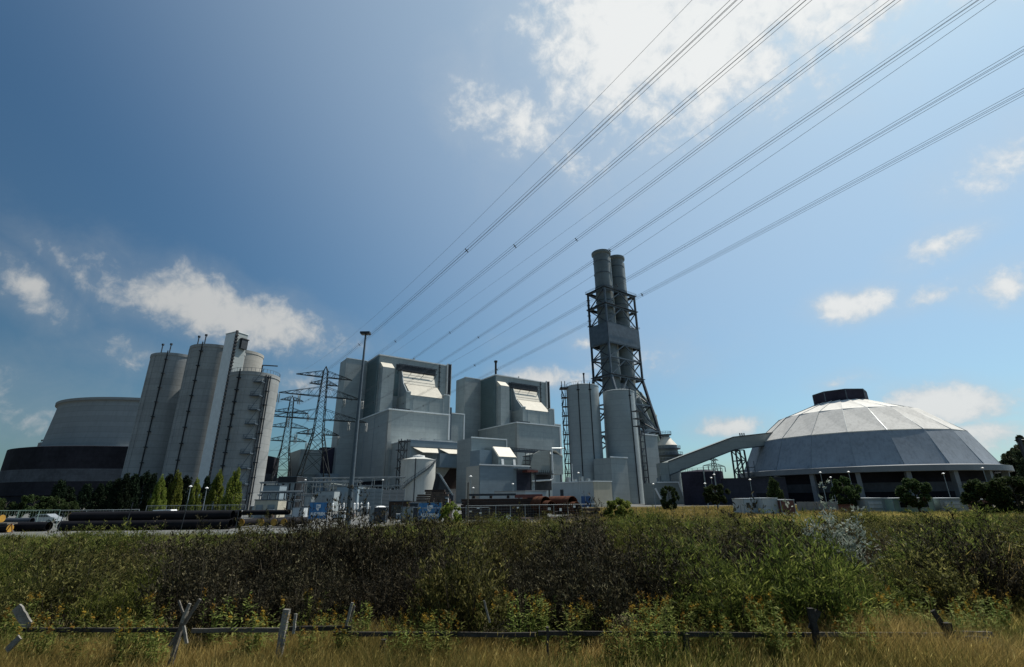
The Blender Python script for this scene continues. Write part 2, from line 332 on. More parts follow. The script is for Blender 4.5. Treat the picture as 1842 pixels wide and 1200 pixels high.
# ------------------------------------------------------------------ boiler houses
def boiler(loc, label, flue):
    t = thing('boiler_house', label, 'power station', loc, SITE, 'boiler houses of the power station')
    mb = box(0, 57.5, 0, 31, 0, 100)
    a = mb.build('main_block', 'clad', t)
    MB().box(-.5, 58, -.55, .5, 100, 100.8).box(-.5, .5, .5, 31, 100, 100.8).build('parapet', 'trim', a)
    # louvred left face
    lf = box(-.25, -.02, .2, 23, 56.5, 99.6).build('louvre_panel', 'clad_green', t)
    me = box(-.5, -.27, .4, 22.8, 0, .45).mesh('louvre', 'clad_green')
    for i in range(24):
        s = link('louvre', me, lf); s.location = (0, 0, 57.4 + i * 1.75)
    box(-.6, .0, -.05, 2.6, 56.5, 99.8).build('corner_louvre', 'clad_green', t)
    box(54.6, 57.3, -1.5, -.02, 77, 101.4).build('vertical_shaft', 'black', t)
    MB().box(54.2, 54.6, -1.7, .1, 76.9, 101.8).box(57.3, 57.7, -1.7, .1, 76.9, 101.8).build('shaft_trim', 'trim', t)
    box(12.4, 15.4, -.4, -.02, 72, 92).build('recess_shade_plate', 'clad_green', t)  # flat dark plate painting the shade of a recess
    st = box(-16, -.03, 24, 39, 0, 101).build('stair_tower', 'clad', t)
    box(-16.2, -.05, 23.8, 24.3, 101, 101.5).build('parapet', 'trim', st)
    for k in range(3): box(-9 + k * 2.2, -8 + k * 2.2, 28, 29, 101, 102.6).build('roof_vent', 'dark_steel', st)
    # pilaster with sloped cap
    p = MB().box(1, 9.6, -6, -.03, 56.2, 90.3).build('pilaster', 'clad', t)
    MB().prism([(1, -6, 90.4), (1, -.05, 95.2), (1, -.05, 90.4)], (8.6, 0, 0)).build('sloped_cap', 'cream_bright', p)
    # hood block with its two-part sloping roof
    h = MB().box(15.5, 49, -16, -.03, 56.1, 70.5).box(15.5, 18.6, -16, -12, 70.5, 72.2).box(44.3, 49, -16, -10, 70.5, 73.2).build('hood_block', 'clad', t)
    box(15.3, 18.7, -16.3, -15.9, 72.2, 72.8).build('edge_trim', 'trim', h); box(44.2, 49.2, -16.3, -15.9, 73.2, 73.9).build('edge_trim', 'trim', h); box(48.7, 49.3, -16.35, -16.02, 40, 73.2).build('edge_trim', 'trim', h)
    MB().prism([(18.7, -16.2, 70.52), (18.7, -5, 80.6), (18.7, -.05, 80.6), (18.7, -.05, 70.52)], (25.5, 0, 0)).build('lower_roof', 'cream', h)
    MB().prism([(17.6, -4.95, 80.65), (17.6, -.9, 90.2), (17.6, -.05, 90.2), (17.6, -.05, 80.65)], (25.2, 0, 0)).build('upper_roof', 'cream_bright', h)
    for zz, ww in ((83., -3.97), (88.2, -1.75), (80.7, -4.95)): box(17.6, 42.8, ww - .09, ww + .1, zz, zz + .14).build('roof_rib', 'cream', h)
    MB().prism([(17.5, -15.2, 70.6), (17.5, -5.2, 80.9), (17.5, -1.1, 90.6), (17.5, -.04, 90.6), (17.5, -.04, 70.6)], (-.5, 0, 0)).build('hood_side', 'clad_blue', h)
    tr = MB()
    for zz in (91.2, 95.):
        for ww in (-3.2, -.6): tr.bar((13.6, ww, zz), (44.4, ww, zz), .42)
    for i in range(12):
        u0 = 13.6 + i * 2.566; a_, b_ = ((91.2, 95.) if i % 2 else (95., 91.2))
        tr.bar((u0, -3.2, a_), (u0 + 2.566, -3.2, b_), .26)
    tr.build('crane_truss', 'dark_steel', t)
    box(13, 44.6, -.5, -.02, 90.8, 95.4).build('truss_shade_plate', 'dark_steel', t)  # flat dark plate behind the truss, recess shade put into its colour
    for k in range(4): tube = MB().bar((14 + k * 10, -3.2, 91), (14 + k * 10, -.1, 88), .3).build('truss_strut', 'dark_steel', t)
    # lower block
    lo = box(-2.5, 40.5, -32, 22, 0, 56).build('lower_block', 'clad', t)
    MB().box(-3., 41., -32.6, -31.4, 56, 56.8).box(-3., -2., -31.4, 22, 56, 56.8).box(40., 41., -32.5, -31.9, 0, 56).build('parapet', 'trim', lo)
    MB().box(-2.62, -2.4, -32.12, -29.6, 0, 56).box(-2.62, -.4, -32.12, -31.9, 0, 56).build('corner_trim', 'clad_warm', lo)
    box(-2.9, -2.52, -30, 14, 5, 13.4).build('dark_opening', 'opening_shade', lo)
    MB().box(2, 13.5, -28, -20, 56.1, 58.4).build('roof_plant', 'dark_steel', lo)
    for k in range(7): box(3 + k * 1.6, 3.2 + k * 1.6, -28.15, -28, 56.1, 58.8).build('plant_post', 'mid_steel', lo)
    box(40.6, 49.2, -17, -.03, 0, 56).build('side_shaft', 'clad', t)
    an = box(57.6, 72.5, 3, 30, 0, 64).build('annex', 'clad', t)
    MB().box(57.65, 73, 2.5, 3.5, 64, 64.8).box(72.1, 73, 2.6, 3.1, 30, 64).build('parapet', 'trim', an)
    box(58, 59.6, -.5, 2.6, 30, 68).build('vent_shaft', 'mid_steel', an)
    for w, z0, z1 in ((-8, 14, 55.8), (10, 14, 55.8)): MB().tube((-2.6, w, z0), (-2.6, w, z1), .12, n=6).build('downpipe', 'clad_blue', lo)
    for u, z0, z1 in ((20.5, 56.2, 70.4), (33, 56.2, 70.4), (43.6, 56.2, 70.4)): MB().tube((u, -16.1, z0), (u, -16.1, z1), .1, n=6).build('downpipe', 'clad_blue', h)
    l = MB().bar((48, -.35, 73), (48, -.35, 100.6), .45).build('wall_ladder', 'dark_steel', t)
    for k in range(7): box(47.3, 48.9, -.9, -.05, 75 + k * 3.8, 75.3 + k * 3.8).build('ladder_rest', 'dark_steel', l)
    for u, w in ((8, 10), (18, 20), (30, 8), (42, 16), (50, 24)): MB().tube((u, w, 100), (u, w, 102.6 + (u % 4)), .5, n=8).build('roof_vent', 'galv', a)
    if flue:
        f = MB().lathe([(0.9, 100), (.9, 113.2), (1.5, 113.2), (1.5, 114.6), (.8, 114.6)], 14, (4, 6)).build('exhaust_pipe', 'black', t)
    return t
O1, O2 = Vector((-95, 325.7, 0)), Vector((-14, 388.5, 0))
boiler(O1, 'tall grey boiler house standing behind the white round tank and steel pylon', False)
boiler(O2, 'tall grey boiler house with a thin black exhaust pipe on its roof', True)

# front building of the first boiler house (coal hopper hall)
t = thing('hopper_hall', 'low grey hall with two pale awnings behind the white round tank', 'building', O1, SITE)
MB().box(1, 36, -59.6, -32.4, 20, 34.6).box(1, 9, -59.6, -32.4, 0, 20).build('wall', 'clad', t)
MB().box(.8, 36.3, -60.2, -59.7, 31, 34.7).build('fascia', 'clad_blue', t)
box(.7, 36.4, -60.3, -32.2, 34.75, 35.2).build('roof_edge', 'trim', t)
for u0, u1 in ((2, 18.4), (18.7, 36)):
    MB().add([(u0, -59.7, 30.9), (u1, -59.7, 30.9), (u1 - 1.2, -63.6, 27.8), (u0 + 5.2, -63.6, 27.8), (u0, -59.7, 30.7), (u1, -59.7, 30.7), (u1 - 1.2, -63.6, 27.5), (u0 + 5.2, -63.6, 27.5)],
             [(0, 1, 2, 3), (7, 6, 5, 4), (3, 2, 6, 7), (0, 3, 7, 4), (1, 5, 6, 2)]).build('awning', 'cream_bright', t)
box(18.5, 36, -63, -59.8, 19.8, 27.7).build('hopper_front', 'clad_blue', t)
MB().prism([(18.2, -59.9, 19.6), (27, -59.9, 19.6), (18.2, -59.9, 8)], (0, 4, 0)).build('chute_light', 'cream', t)
MB().prism([(27.5, -59.5, 19.6), (36, -59.5, 19.6), (36, -59.5, 8), (18.8, -59.5, 8)], (0, 5, 0)).build('chute_opening_shade', 'rust_dark', t)  # dark piece painting the shaded opening beside the pale chute
box(18, 36, -60.5, -54, 0, 7.9).build('plinth', 'concrete_grey', t)
for k in range(3): box(10 + k * 9, 13 + k * 9, -55, -52, 35.2, 36.6).build('roof_unit', 'galv', t)

t = thing('bunker_building', 'grey windowless block between the two boiler houses with bright roof edge', 'building', O2, SITE)
box(-77, -53, -90, -74, 0, 34.6).build('wall', 'clad', t)
MB().box(-77.3, -52.8, -90.4, -89.9, 34.6, 35.3).box(-53.2, -52.7, -90.35, -89.95, 29, 34.6).build('roof_edge', 'trim', t)
t = thing('skylight_building', 'grey building with a bright sloping skylight and two small lit windows', 'building', O2, SITE)
MB().box(-69.6, -57.4, -106, -92, 0, 23.4).prism([(-69.6, -106, 23.4), (-69.6, -99.8, 29.1), (-69.6, -92, 29.1), (-69.6, -92, 23.4)], (12.2, 0, 0)).build('wall', 'clad_olive', t)
MB().prism([(-69.2, -106.1, 23.7), (-69.2, -99.9, 29.4), (-69.2, -99.7, 29.2), (-69.2, -105.9, 23.5)], (11.4, 0, 0)).build('skylight', 'cream_bright', t)
MB().box(-77.6, -69.7, -100, -90, 0, 27.3).build('side_wing', 'clad_blue', t)
for u in (-67, -59.2):
    MB().prism([(u - .75, -106.5, 19.3), (u + .75, -106.5, 19.3), (u + .75, -106.05, 22.4), (u - .75, -106.05, 22.4)], (0, .3, 0)).build('window', 'white', t)
t = thing('crusher_building', 'blue-grey box building with warm grey side and red gantry roof', 'building', O2, SITE)
box(-90, -59.5, -120, -107.5, 0, 17.8).build('front_block', 'clad_blue', t)
box(-90.3, -90.05, -119.8, -107.5, 0, 17.7).build('side_wall', 'clad_warm', t)
MB().box(-90.4, -59.2, -120.4, -119.9, 17.8, 18.4).build('roof_edge', 'trim', t)
MB().box(-68, -59.4, -120.3, -120.02, 0, 16).build('gantry_shade_plate', 'purple2', t)  # flat dark plate, shade below the gantry put into its colour
MB().box(-70, -57.8, -124, -120.4, 16.2, 16.7).build('gantry_roof', 'galv', t)
MB().box(-64.5, -57.6, -124.6, -120.5, 14.9, 15.9).build('gantry_beam', 'redsteel', t)
for u in (-58.6, -61.5): MB().bar((u, -123.5, 0), (u, -123.5, 15.2), .5).build('gantry_post', 'dark_steel', t)
t = thing('dust_hopper_house', 'pale chamfered hopper house on dark legs framed by a bent pipe', 'building', O2, SITE)
MB().prism([(-43.3, -100, 20.6), (-41, -100, 26.3), (-36, -100, 28.6), (-28.5, -100, 29.2), (-28.5, -100, 16.3), (-41.8, -100, 16.3)], (0, 9, 0)).build('hopper_shell', 'clad_olive', t)
MB().box(-26.8, -17.5, -99, -88, 15.5, 27).prism([(-26.8, -99, 27), (-17.5, -99, 27), (-26.8, -93, 30)], (0, 6, 0)).build('filter_box', 'clad', t)
MB().prism([(-23.5, -99.3, 29.6), (-17.4, -99.3, 26.2), (-17.4, -99.3, 25.6), (-23.5, -99.3, 29)], (0, 6, 0)).build('sloping_cap', 'cream_bright', t)
box(-39.5, -27, -99, -90, 6.5, 15.2).build('opening_shade_box', 'black', t)  # black box whose colour paints the shade of an opening
MB().prism([(-42.5, -100, 8), (-39.8, -100, 15), (-39.6, -100, 6.5), (-43, -100, 6.5)], (0, 6, 0)).build('chute', 'galv', t)
MB().path([(-27.6, -101, 30.2), (-27.6, -101, 13), (-29, -101, 12.2), (-43, -101, 11.4)], .5).build('bent_pipe', 'trim', t)
MB().path([(-27.6, -101, 30.2), (-20, -101, 30.6), (-16, -100, 30.9)], .45).build('top_pipe', 'galv', t)
for k in range(9): MB().box(-42 + k * 1.6, -41.8 + k * 1.6, -102.2, -102, 15.3, 17.4).build('railing_post', 'dark_steel', t)
box(-43, -28, -102.4, -99.5, 15.2, 15.7).build('walkway', 'dark_steel', t)
for u in (-42, -35, -28.2, -18.5): MB().bar((u, -98, 0), (u, -98, 16), .6).build('leg', 'dark_steel', t)
for k in range(5):
    box(-47.5 + (k % 2) * .6, -44 + (k % 2) * .6, -101, -98, 16 + k * 2.2, 16.3 + k * 2.2).build('stair_landing', 'dark_steel', t)
for u in (-47.4, -44.2): MB().bar((u, -100.9, 6), (u, -100.9, 27), .3).build('stair_post', 'dark_steel', t)
# enclosed pipe bridge
t = thing('pipe_bridge', 'thin dark pipe bridge running from the skylight building to the round silos', 'pipe bridge', O2, SITE)
mb = MB()
for zz in (27.4, 29.4): mb.bar((-56.5, -99, zz), (-27, -99, zz - .4), .35)
mb.build('chord', 'dark_steel', t)
for k in range(24): MB().bar((-56.3 + k * 1.22, -99, 27.3), (-56.3 + k * 1.22, -99, 29.3), .22).build('bridge_post', 'mid_steel', t)
box(-56, -27, -98.6, -97.6, 27.4, 28.8).build('pipe_run', 'mid_steel', t)

# box hall and olive building left of the first boiler house
t = thing('switch_hall', 'dark olive hall beyond the lattice pylon beside the first boiler house', 'building', tuple(loc_uw(O1, 0, 0)), SITE)
box(-38, -17.5, 30, 62, 0, 35).build('wall', 'clad_olive', t)
box(-24, -16.2, 29.4, 40, 14, 37).build('dark_wing', 'purple', t)
box(-27, -14, 20, 29.2, 0, 19).build('front_block', 'clad_blue', t)

# white round tank with winding stair
c = at(750, 886, 238); c.z = 0
t = thing('round_tank', 'white round storage tank with a stair winding up its side', 'tank', c)
TR = 8.3
MB().lathe([(TR, 0), (TR, 20.2), (TR + .15, 20.2), (TR + .15, 20.5), (TR - .3, 20.6), (3.2, 21.7), (0.05, 22)], 64).build('shell', 'tankwhite', t)
MB().lathe([(2.9, 21.6), (2.9, 22.5), (.1, 23)], 24).build('roof_dome', 'white', t)
n = 30
for i in range(n):
    a = R(205 + i * (145. / n)); z = 4.5 + i * .53
    ca, sa = math.cos(a), math.sin(a)
    m = MB(); m.add([( (TR + r) * math.cos(a + da), (TR + r) * math.sin(a + da), z + dz) for dz in (0, .3) for r in (.02, 1.25) for da in (0, .085)],
                    [(0, 1, 3, 2), (4, 6, 7, 5), (0, 4, 5, 1), (1, 5, 7, 3), (3, 7, 6, 2), (2, 6, 4, 0)])
    m.build('tread', 'mid_steel', t)
    if i % 2 == 0: MB().bar(((TR + 1.2) * ca, (TR + 1.2) * sa, z), ((TR + 1.2) * ca, (TR + 1.2) * sa, z + 1.3), .14).build('stair_post', 'mid_steel', t)
pts = [((TR + 1.2) * math.cos(R(205 + i * 145. / n)), (TR + 1.2) * math.sin(R(205 + i * 145. / n)), 5.8 + i * .53) for i in range(n)]
MB().path(pts, .1, 5).build('handrail', 'mid_steel', t)
MB().tube((TR * math.cos(R(272)) * 1.02, TR * math.sin(R(272)) * 1.02, 0), (TR * math.cos(R(272)) * 1.02, TR * math.sin(R(272)) * 1.02, 20.8), .2).build('downpipe', 'dark_steel', t)
# steel stair tower left of it
c = at(716, 886, 240); c.z = 0
t = thing('steel_stair_tower', 'dark open steel stair tower left of the white round tank', 'stair tower', c, SITE)
for (x, y) in ((0, 0), (3.2, 0), (0, 3.2), (3.2, 3.2)): MB().bar((x, y, 0), (x, y, 31), .34).build('post', 'dark_steel', t)
for k in range(7):
    box(-1.2 if k % 2 else -.3, 3.6 if k % 2 else 5, -.4, 3.5, 4 + k * 4.3, 4.35 + k * 4.3).build('landing', 'dark_steel', t)
    MB().bar((0, 0, k * 4.3), (3.2, 0, k * 4.3 + 4.2), .24).build('brace', 'dark_steel', t)
    MB().bar((3.2, 3.2, k * 4.3), (0, 3.2, k * 4.3 + 4.2), .3).build('stair_flight', 'dark_steel', t)
for k in range(3): box(-10 + k * 3, -8.4 + k * 3, -.5, 1, 5, 7.6).build('equipment', 'dark_steel', t)
box(-14, 1, -.7, 1.5, 4, 4.7).build('platform', 'dark_steel', t)

# ------------------------------------------------------------------ chimney
c = Vector((48, 224, 0))
t = thing('twin_chimney', 'twin grey flues in a tall square steel frame with a cladded box halfway', 'chimney', c, SITE)
for (u, w) in ((6.2, 6), (17.4, 6)):
    f = MB().lathe([(5.2, 24), (4.6, 52), (4.45, 60), (4.45, 127.4), (5.15, 128), (5.25, 128.4), (5.25, 129.3), (4.3, 129.3), (4.2, 122)], 40, (u, w)).build('flue', 'flue', t)
    for zz in (66, 78, 92, 100, 108, 116, 123): MB().lathe([(4.47, zz), (4.66, zz + .05), (4.66, zz + .5), (4.47, zz + .55)], 36, (u, w)).build('stiffening_ring', 'mid_steel', f)
    MB().path([(u + 4.5, w - 2.2, 58), (u + 4.5, w - 2.2, 127)], .32, 6).build('cable_ladder', 'trim', f)
LV = [58.6, 68.1, 75.6, 86.0, 95.8, 104.9]
FU, FW = 23., 12.
def leg(u, w, z):                           # front legs splay forward, rear legs backward, below the knee
    d = max(0, 58.6 - z) * .255
    return Vector((u, w - d if w < 6 else w + d, z))
PC = ((0, 0), (FU, 0), (FU, FW), (0, FW))
for (u, w) in PC:
    m = 'mid_steel' if (u, w) == (0, 0) else 'dark_steel'  # nearest post in lighter steel, sunlight put into its colour
    MB().bar(leg(u, w, 58.6), leg(u, w, 105.4), .85).bar(leg(u, w, 0), leg(u, w, 58.6), 1.1).build('post', m, t)
for z in LV + [45., 32.]:
    for k in range(4):
        a, b = PC[k], PC[(k + 1) % 4]
        MB().bar(leg(*a, z), leg(*b, z), .7).build('ring_beam', 'mid_steel', t)
def brace(p, q, wd=.45, m='mid_steel'): MB().bar(p, q, wd).build('brace', m, t)
for z0, z1 in zip(LV[:-1], LV[1:]):
    if z0 == 75.6: continue
    for k in range(4):
        a, b = PC[k], PC[(k + 1) % 4]; mid = ((a[0] + b[0]) / 2, (a[1] + b[1]) / 2)
        if k in (0, 2):                     # wide faces: an inverted V
            brace(leg(*a, z0), Vector((*mid, z1))); brace(leg(*b, z0), Vector((*mid, z1)))
        else:
            brace(leg(*a, z0), leg(*b, z1), m='dark_steel'); brace(leg(*b, z0), leg(*a, z1), m='dark_steel')
for z0, z1 in ((45., 58.6), (32., 45.), (18., 32.)):
    for k in (0, 2):
        a, b = PC[k], PC[k + 1]; p, q = leg(*a, z1), leg(*b, z1)
        brace(leg(*a, z0), (p + q) / 2, .6); brace(leg(*b, z0), (p + q) / 2, .6)
    for k in (1, 3):
        a, b = PC[k], PC[(k + 1) % 4]; brace(leg(*a, z0), leg(*b, z1), .5, 'dark_steel'); brace(leg(*b, z0), leg(*a, z1), .5, 'dark_steel')
cl = MB().box(-.5, FU + .5, -.5, 0, 75.8, 85.8).box(-.5, 0, 0, FW, 75.8, 85.8).box(FU, FU + .5, 0, FW, 75.8, 85.8).box(-.5, FU + .5, FW, FW + .5, 75.8, 85.8).build('cladding_box', 'mid_steel', t)
box(-.7, -.52, -.72, -.52, 75.6, 86).build('corner_strip', 'dark_steel', t)
for z in (104.9, 95.8, 58.6):               # platforms with holes for the flues: a frame of plates
    MB().box(-1, FU + 1, -1, 1.3, z + .4, z + .7).box(-1, FU + 1, 10.7, 13, z + .4, z + .7).box(-1, 1.4, 1.3, 10.7, z + .4, z + .7).box(22, FU + 1, 1.3, 10.7, z + .4, z + .7).box(10.9, 12.7, 1.3, 10.7, z + .4, z + .7).build('platform', 'dark_steel', t)
for z in (105.6, 86.2):
    m = MB()
    for zz in (.55, 1.1): m.path([(-1, -1, z + zz), (FU + 1, -1, z + zz), (FU + 1, 13, z + zz), (-1, 13, z + zz), (-1, -1, z + zz)], .07, 4)
    m.build('railing', 'mid_steel', t)
for k in range(6): box(-.9, .5, 11.2, 12.6, 87 + k * 2.9, 87.3 + k * 2.9).build('ladder_landing', 'dark_steel', t)

# flue gas ducts, absorber block and absorbers
t = thing('flue_duct', 'large grey-green duct bending down beside the chimney frame', 'duct', c, SITE)
pts = []
for i in range(9):
    a = R(i * 11.5); pts.append(Vector((22 + 13 * math.sin(a) * 1.25, 9, 36 + 17 * math.cos(a))))
MB().path(pts, 3.6, 18).tube(pts[-1] + Vector((0, 0, .3)), (pts[-1].x + .4, 9, 10), 3.6, n=18).build('duct_shell', 'flue_green', t)
for i in (2, 4, 6, 8):
    d = (pts[i] - pts[i - 1]).normalized(); MB().tube(pts[i] - d * .3, pts[i] + d * .3, 3.95, n=18).build('flange', 'flue_green', t)
t2 = thing('inlet_duct', 'slanting grey duct rising into the base of the flues', 'duct', c, SITE)
MB().prism([(4, 2, 20), (20, 2, 20), (20, 2, 50), (12, 2, 56), (4, 2, 56)], (0, 7, 0)).build('duct_casing', 'mid_steel', t2)
MB().tube((20, 4, 50), (29, 4, 34), 3.0, n=16).build('duct_pipe', 'flue', t2)
MB().box(21, 27, -1, 5, 24, 34).build('duct_box', 'clad_blue', t2)

p = at(1156.5, 782, 205); C3 = Vector((p.x, p.y, 0))
t = thing('absorber_hall', 'plain grey hall with flat roof right of the twin round silos', 'building', C3, SITE)
box(0, 9.3, 0, 22, 0, p.z).build('wall', 'clad', t)
MB().box(-.2, 9.6, -.3, .15, p.z, p.z + .5).box(9.2, 9.6, .15, 22, p.z, p.z + .5).build('roof_edge', 'trim', t)
box(0, 9.35, -.12, -.02, 0, 3).build('plinth', 'purple2', t)
cx = at(1199, 800, 222)
t = thing('absorber_vessel', 'round absorber vessel with cone top and ringed walkways behind the conveyor', 'vessel', (cx.x, cx.y, 0))
MB().lathe([(4.6, 0), (4.6, 24.6), (1.7, 28.2), (1.7, 29.2), (.1, 29.4)], 32).build('shell', 'flue', t)
MB().lathe([(4.7, 24.5), (1.75, 28.3)], 32).build('cone_roof', 'cream_bright', t)
for zz, rr_ in ((17.4, 6.6), (20, 6.6), (22.8, 5.9)):
    w_ = MB().lathe([(4.7, zz), (rr_, zz), (rr_, zz + .4), (4.7, zz + .4)], 28).build('walkway', 'mid_steel', t)
    m = MB()
    for k in range(28): a = k * 2 * math.pi / 28; b = (k + 1) * 2 * math.pi / 28; m.bar((rr_ * math.cos(a), rr_ * math.sin(a), zz + 1.4), (rr_ * math.cos(b), rr_ * math.sin(b), zz + 1.4), .12).bar((rr_ * math.cos(a), rr_ * math.sin(a), zz + .4), (rr_ * math.cos(a), rr_ * math.sin(a), zz + 1.4), .1)
    m.build('railing', 'galv', w_)
MB().lathe([(2.6, 29.2), (2.6, 29.5)], 20, close=True).build('top_platform', 'dark_steel', t)
m = MB()
for k in range(14): a = k * 2 * math.pi / 14; b = a + 2 * math.pi / 14; m.bar((2.6 * math.cos(a), 2.6 * math.sin(a), 30.8), (2.6 * math.cos(b), 2.6 * math.sin(b), 30.8), .12).bar((2.6 * math.cos(a), 2.6 * math.sin(a), 29.4), (2.6 * math.cos(a), 2.6 * math.sin(a), 30.8), .1)
m.build('top_railing', 'galv', t)

# twin round silos
def gsilo(cx, cy, r, h, bands, label, stair):
    t = thing('steel_silo', label, 'silo', (cx, cy, 0), 0, 'twin round steel silos')
    MB().lathe([(r, 0), (r, h - .4), (r + .12, h - .4), (r + .12, h), (r - .4, h + .25), (.1, h + 1.)], 72).build('shell', 'tankgrey', t)
    for a in bands:
        x, y = (r + .12) * math.cos(R(a)), (r + .12) * math.sin(R(a))
        b = MB().tube((x, y, 0), (x, y, h + .6), .2, n=6).build('band', 'black', t)
        box(x - .6, x + .6, y - .15, y + .3, h - 2.6, h - 2.2).build('band_bracket', 'black', b)
    m = MB()
    for k in range(36): a = k * 2 * math.pi / 36; b = a + 2 * math.pi / 36; m.bar((r * math.cos(a), r * math.sin(a), h + 1.2), (r * math.cos(b), r * math.sin(b), h + 1.2), .08).bar((r * math.cos(a), r * math.sin(a), h), (r * math.cos(a), r * math.sin(a), h + 1.2), .07)
    m.build('roof_railing', 'mid_steel', t)
    if stair:
        for k in range(12):
            z = 4 + k * 3.85
            box(-r - 2.4 + (k % 2) * .5, -r - .1, -2.2, .6, z, z + .3).build('stair_landing', 'dark_steel', t)
            m = MB()
            for zz in (.8, 1.5): m.path([(-r - 2.4, .6, z + zz), (-r - 2.4, -2.2, z + zz), (-r - .2, -2.2, z + zz)], .07, 4)
            m.bar((-r - 2.4, -2.2, z), (-r - 2.4, -2.2, z + 1.5), .12).build('stair_railing', 'dark_steel', t)
            MB().bar((-r - 2.2 + (k % 2), -1.6, z - 3.7), (-r - 1.2 - (k % 2), -1.0, z), .3).build('stair_flight', 'dark_steel', t)
        for x in (-r - 2.1, -r - .7): MB().bar((x, -1., 0), (x, -1., h + 2.5), .3).build('stair_post', 'dark_steel', t)
        box(-r - 2.9, -r + 1., -2.6, 1.2, h - .9, h - .4).build('top_landing', 'dark_steel', t)
    return t
gsilo(29.9, 200, 6.85, 47.3, (247, 288), 'grey steel silo with a zigzag stair up its left side', True)
gsilo(45.2, 200, 6.55, 44.8, (300,), 'grey steel silo behind a plain box annex, no stair', False)
MB_ = thing('roof_pipe', 'thin black vent pipe standing on the silo roof', 'pipe', (31, 201, 48.2)); MB().lathe([(.3, 0), (.3, 5), (.45, 5), (.45, 5.6), (.1, 5.6)], 10).build('pipe', 'black', MB_)
p = at(1098, 823, 184)
t = thing('annex_box', 'plain grey box annex in front of the round steel silo', 'building', (p.x, p.y, 0), SITE)
box(0, 9.2, 0, 9, 0, p.z).build('wall', 'clad', t)
MB().box(-.2, 9.4, -.3, .1, p.z, p.z + .45).build('roof_edge', 'trim', t)
p = at(1163, 905, 190)
t = thing('ladder_tower', 'dark narrow ladder tower climbing beside the round steel silo', 'ladder', (p.x, p.y, 0), SITE)
for x in (0, 2.6): MB().bar((x, 0, 0), (x, 0, 29.5), .36).build('rail', 'dark_steel', t)
for k in range(11): MB().bar((0, 0, 1.5 + k * 2.7), (2.6, 0, 1.5 + k * 2.7), .34).build('rung_frame', 'dark_steel', t)
for k in range(5): MB().bar((0, 0, 1.5 + k * 5.6), (2.6, .6, 4.3 + k * 5.6), .25).build('brace', 'mid_steel', t)
for k in range(3): box(-1.2, 2.2, -.6, 2, 29 + k * 3., 29.3 + k * 3.).build('landing', 'dark_steel', t)

# office building
p = Vector((24, 150, 0))
t = thing('office_block', 'low white flat-roofed office with a blue door and beige end wall', 'building', p, SITE)
box(0, 7.9, 0, 19, 0, 7.2).build('wall', 'office', t)
box(.02, 7.85, -.12, -.02, 0, 7.1).build('end_wall', 'office_side', t)
MB().box(-.2, 8.1, -.25, .1, 7.2, 7.5).box(-.2, .1, .1, 19, 7.2, 7.5).build('roof_edge', 'trim', t)
box(-.14, -.02, 1.6, 5.4, 0, 3.1).build('door', 'doorblue', t)
box(-.2, -.15, 3.44, 3.56, 0, 3.1).build('door_post', 'office', t)
box(-.14, -.02, 13.6, 15., 3.0, 5.2).build('window', 'glassdark', t)
for k in range(4): box(1 + k * .4, 1.9 + k * .4, 3 + k * 3.4, 4.2 + k * 3.4, 7.2, 8.3 + (k % 2) * .7).build('roof_unit', 'galv', t)
MB().tube((1, 10, 7), (1, 10, 13), .09).build('antenna', 'trim', t)
t = thing('concrete_shed', 'low pale concrete shed left of the white office', 'building', tuple(loc_uw(p, -9, 22)), SITE)
box(0, 9, 0, 18, 0, 4.8).build('wall', 'office', t); box(-.2, 9.2, -.2, 18, 4.8, 5.1).build('roof_edge', 'concrete_grey', t)
box(-.12, -.02, 3, 4, 1.8, 3).build('window', 'glassdark', t)

# ------------------------------------------------------------------ coal conveyor gallery
A_ = at(1186, 852, 195); 
G0, G1, G2 = at(1196, 832, 178), at(1312, 788, 186), at(1392, 779, 192)
t = thing('conveyor_gallery', 'enclosed grey conveyor gallery rising and bending into the dome', 'conveyor')
def gallery(a, b, w, h, parent, name):
    d = (b - a); s = Vector((-d.y, d.x, 0)).normalized() * (w / 2); hh = Vector((0, 0, h))
    v = [a - s, b - s, b + s, a + s, a - s - hh, b - s - hh, b + s - hh, a + s - hh]
    return MB().add(v, [(0, 1, 2, 3), (7, 6, 5, 4), (0, 4, 5, 1), (2, 6, 7, 3), (1, 5, 6, 2), (3, 7, 4, 0)]).build(name, 'clad_olive', parent)
e = Vector((0, 0, .02))
gallery(G0, G1, 4.2, 4.4, t, 'sloping_gallery'); gallery(G1 + e, G2 + e, 4.22, 4.42, t, 'level_gallery')
for a, b in ((G0, G1), (G1, G2)):
    s = Vector((-(b - a).y, (b - a).x, 0)).normalized() * 2.2
    MB().bar(a - s + Vector((0, 0, .15)), b - s + Vector((0, 0, .15)), .3).build('roof_edge', 'dark_steel', t)
    MB().bar(a - s - Vector((0, 0, 4.5)), b - s - Vector((0, 0, 4.5)), .3).build('floor_beam', 'dark_steel', t)
box(G0.x - 2.6, G0.x + .4, G0.y - 2.2, G0.y + 2.2, G0.z - 6.6, G0.z - .3).build('transfer_box', 'clad_olive', t)
for k in range(3): box(G1.x + 4 + k * .8, G1.x + 4.3 + k * .8, G1.y - .5, G1.y, G1.z + .2, G1.z + 1.8).build('roof_vent', 'galv', t)
t = thing('conveyor_trestle', 'dark steel trestle carrying the bend of the conveyor gallery', 'trestle', (G1.x + .8, G1.y, 0))
H = G1.z - 4.7
for (x, y) in ((0, -1.8), (3.2, -1.8), (0, 1.8), (3.2, 1.8)): MB().bar((x + (-.4 if x == 0 else .4), y, 0), (x, y, H), .5).build('leg', 'dark_steel', t)
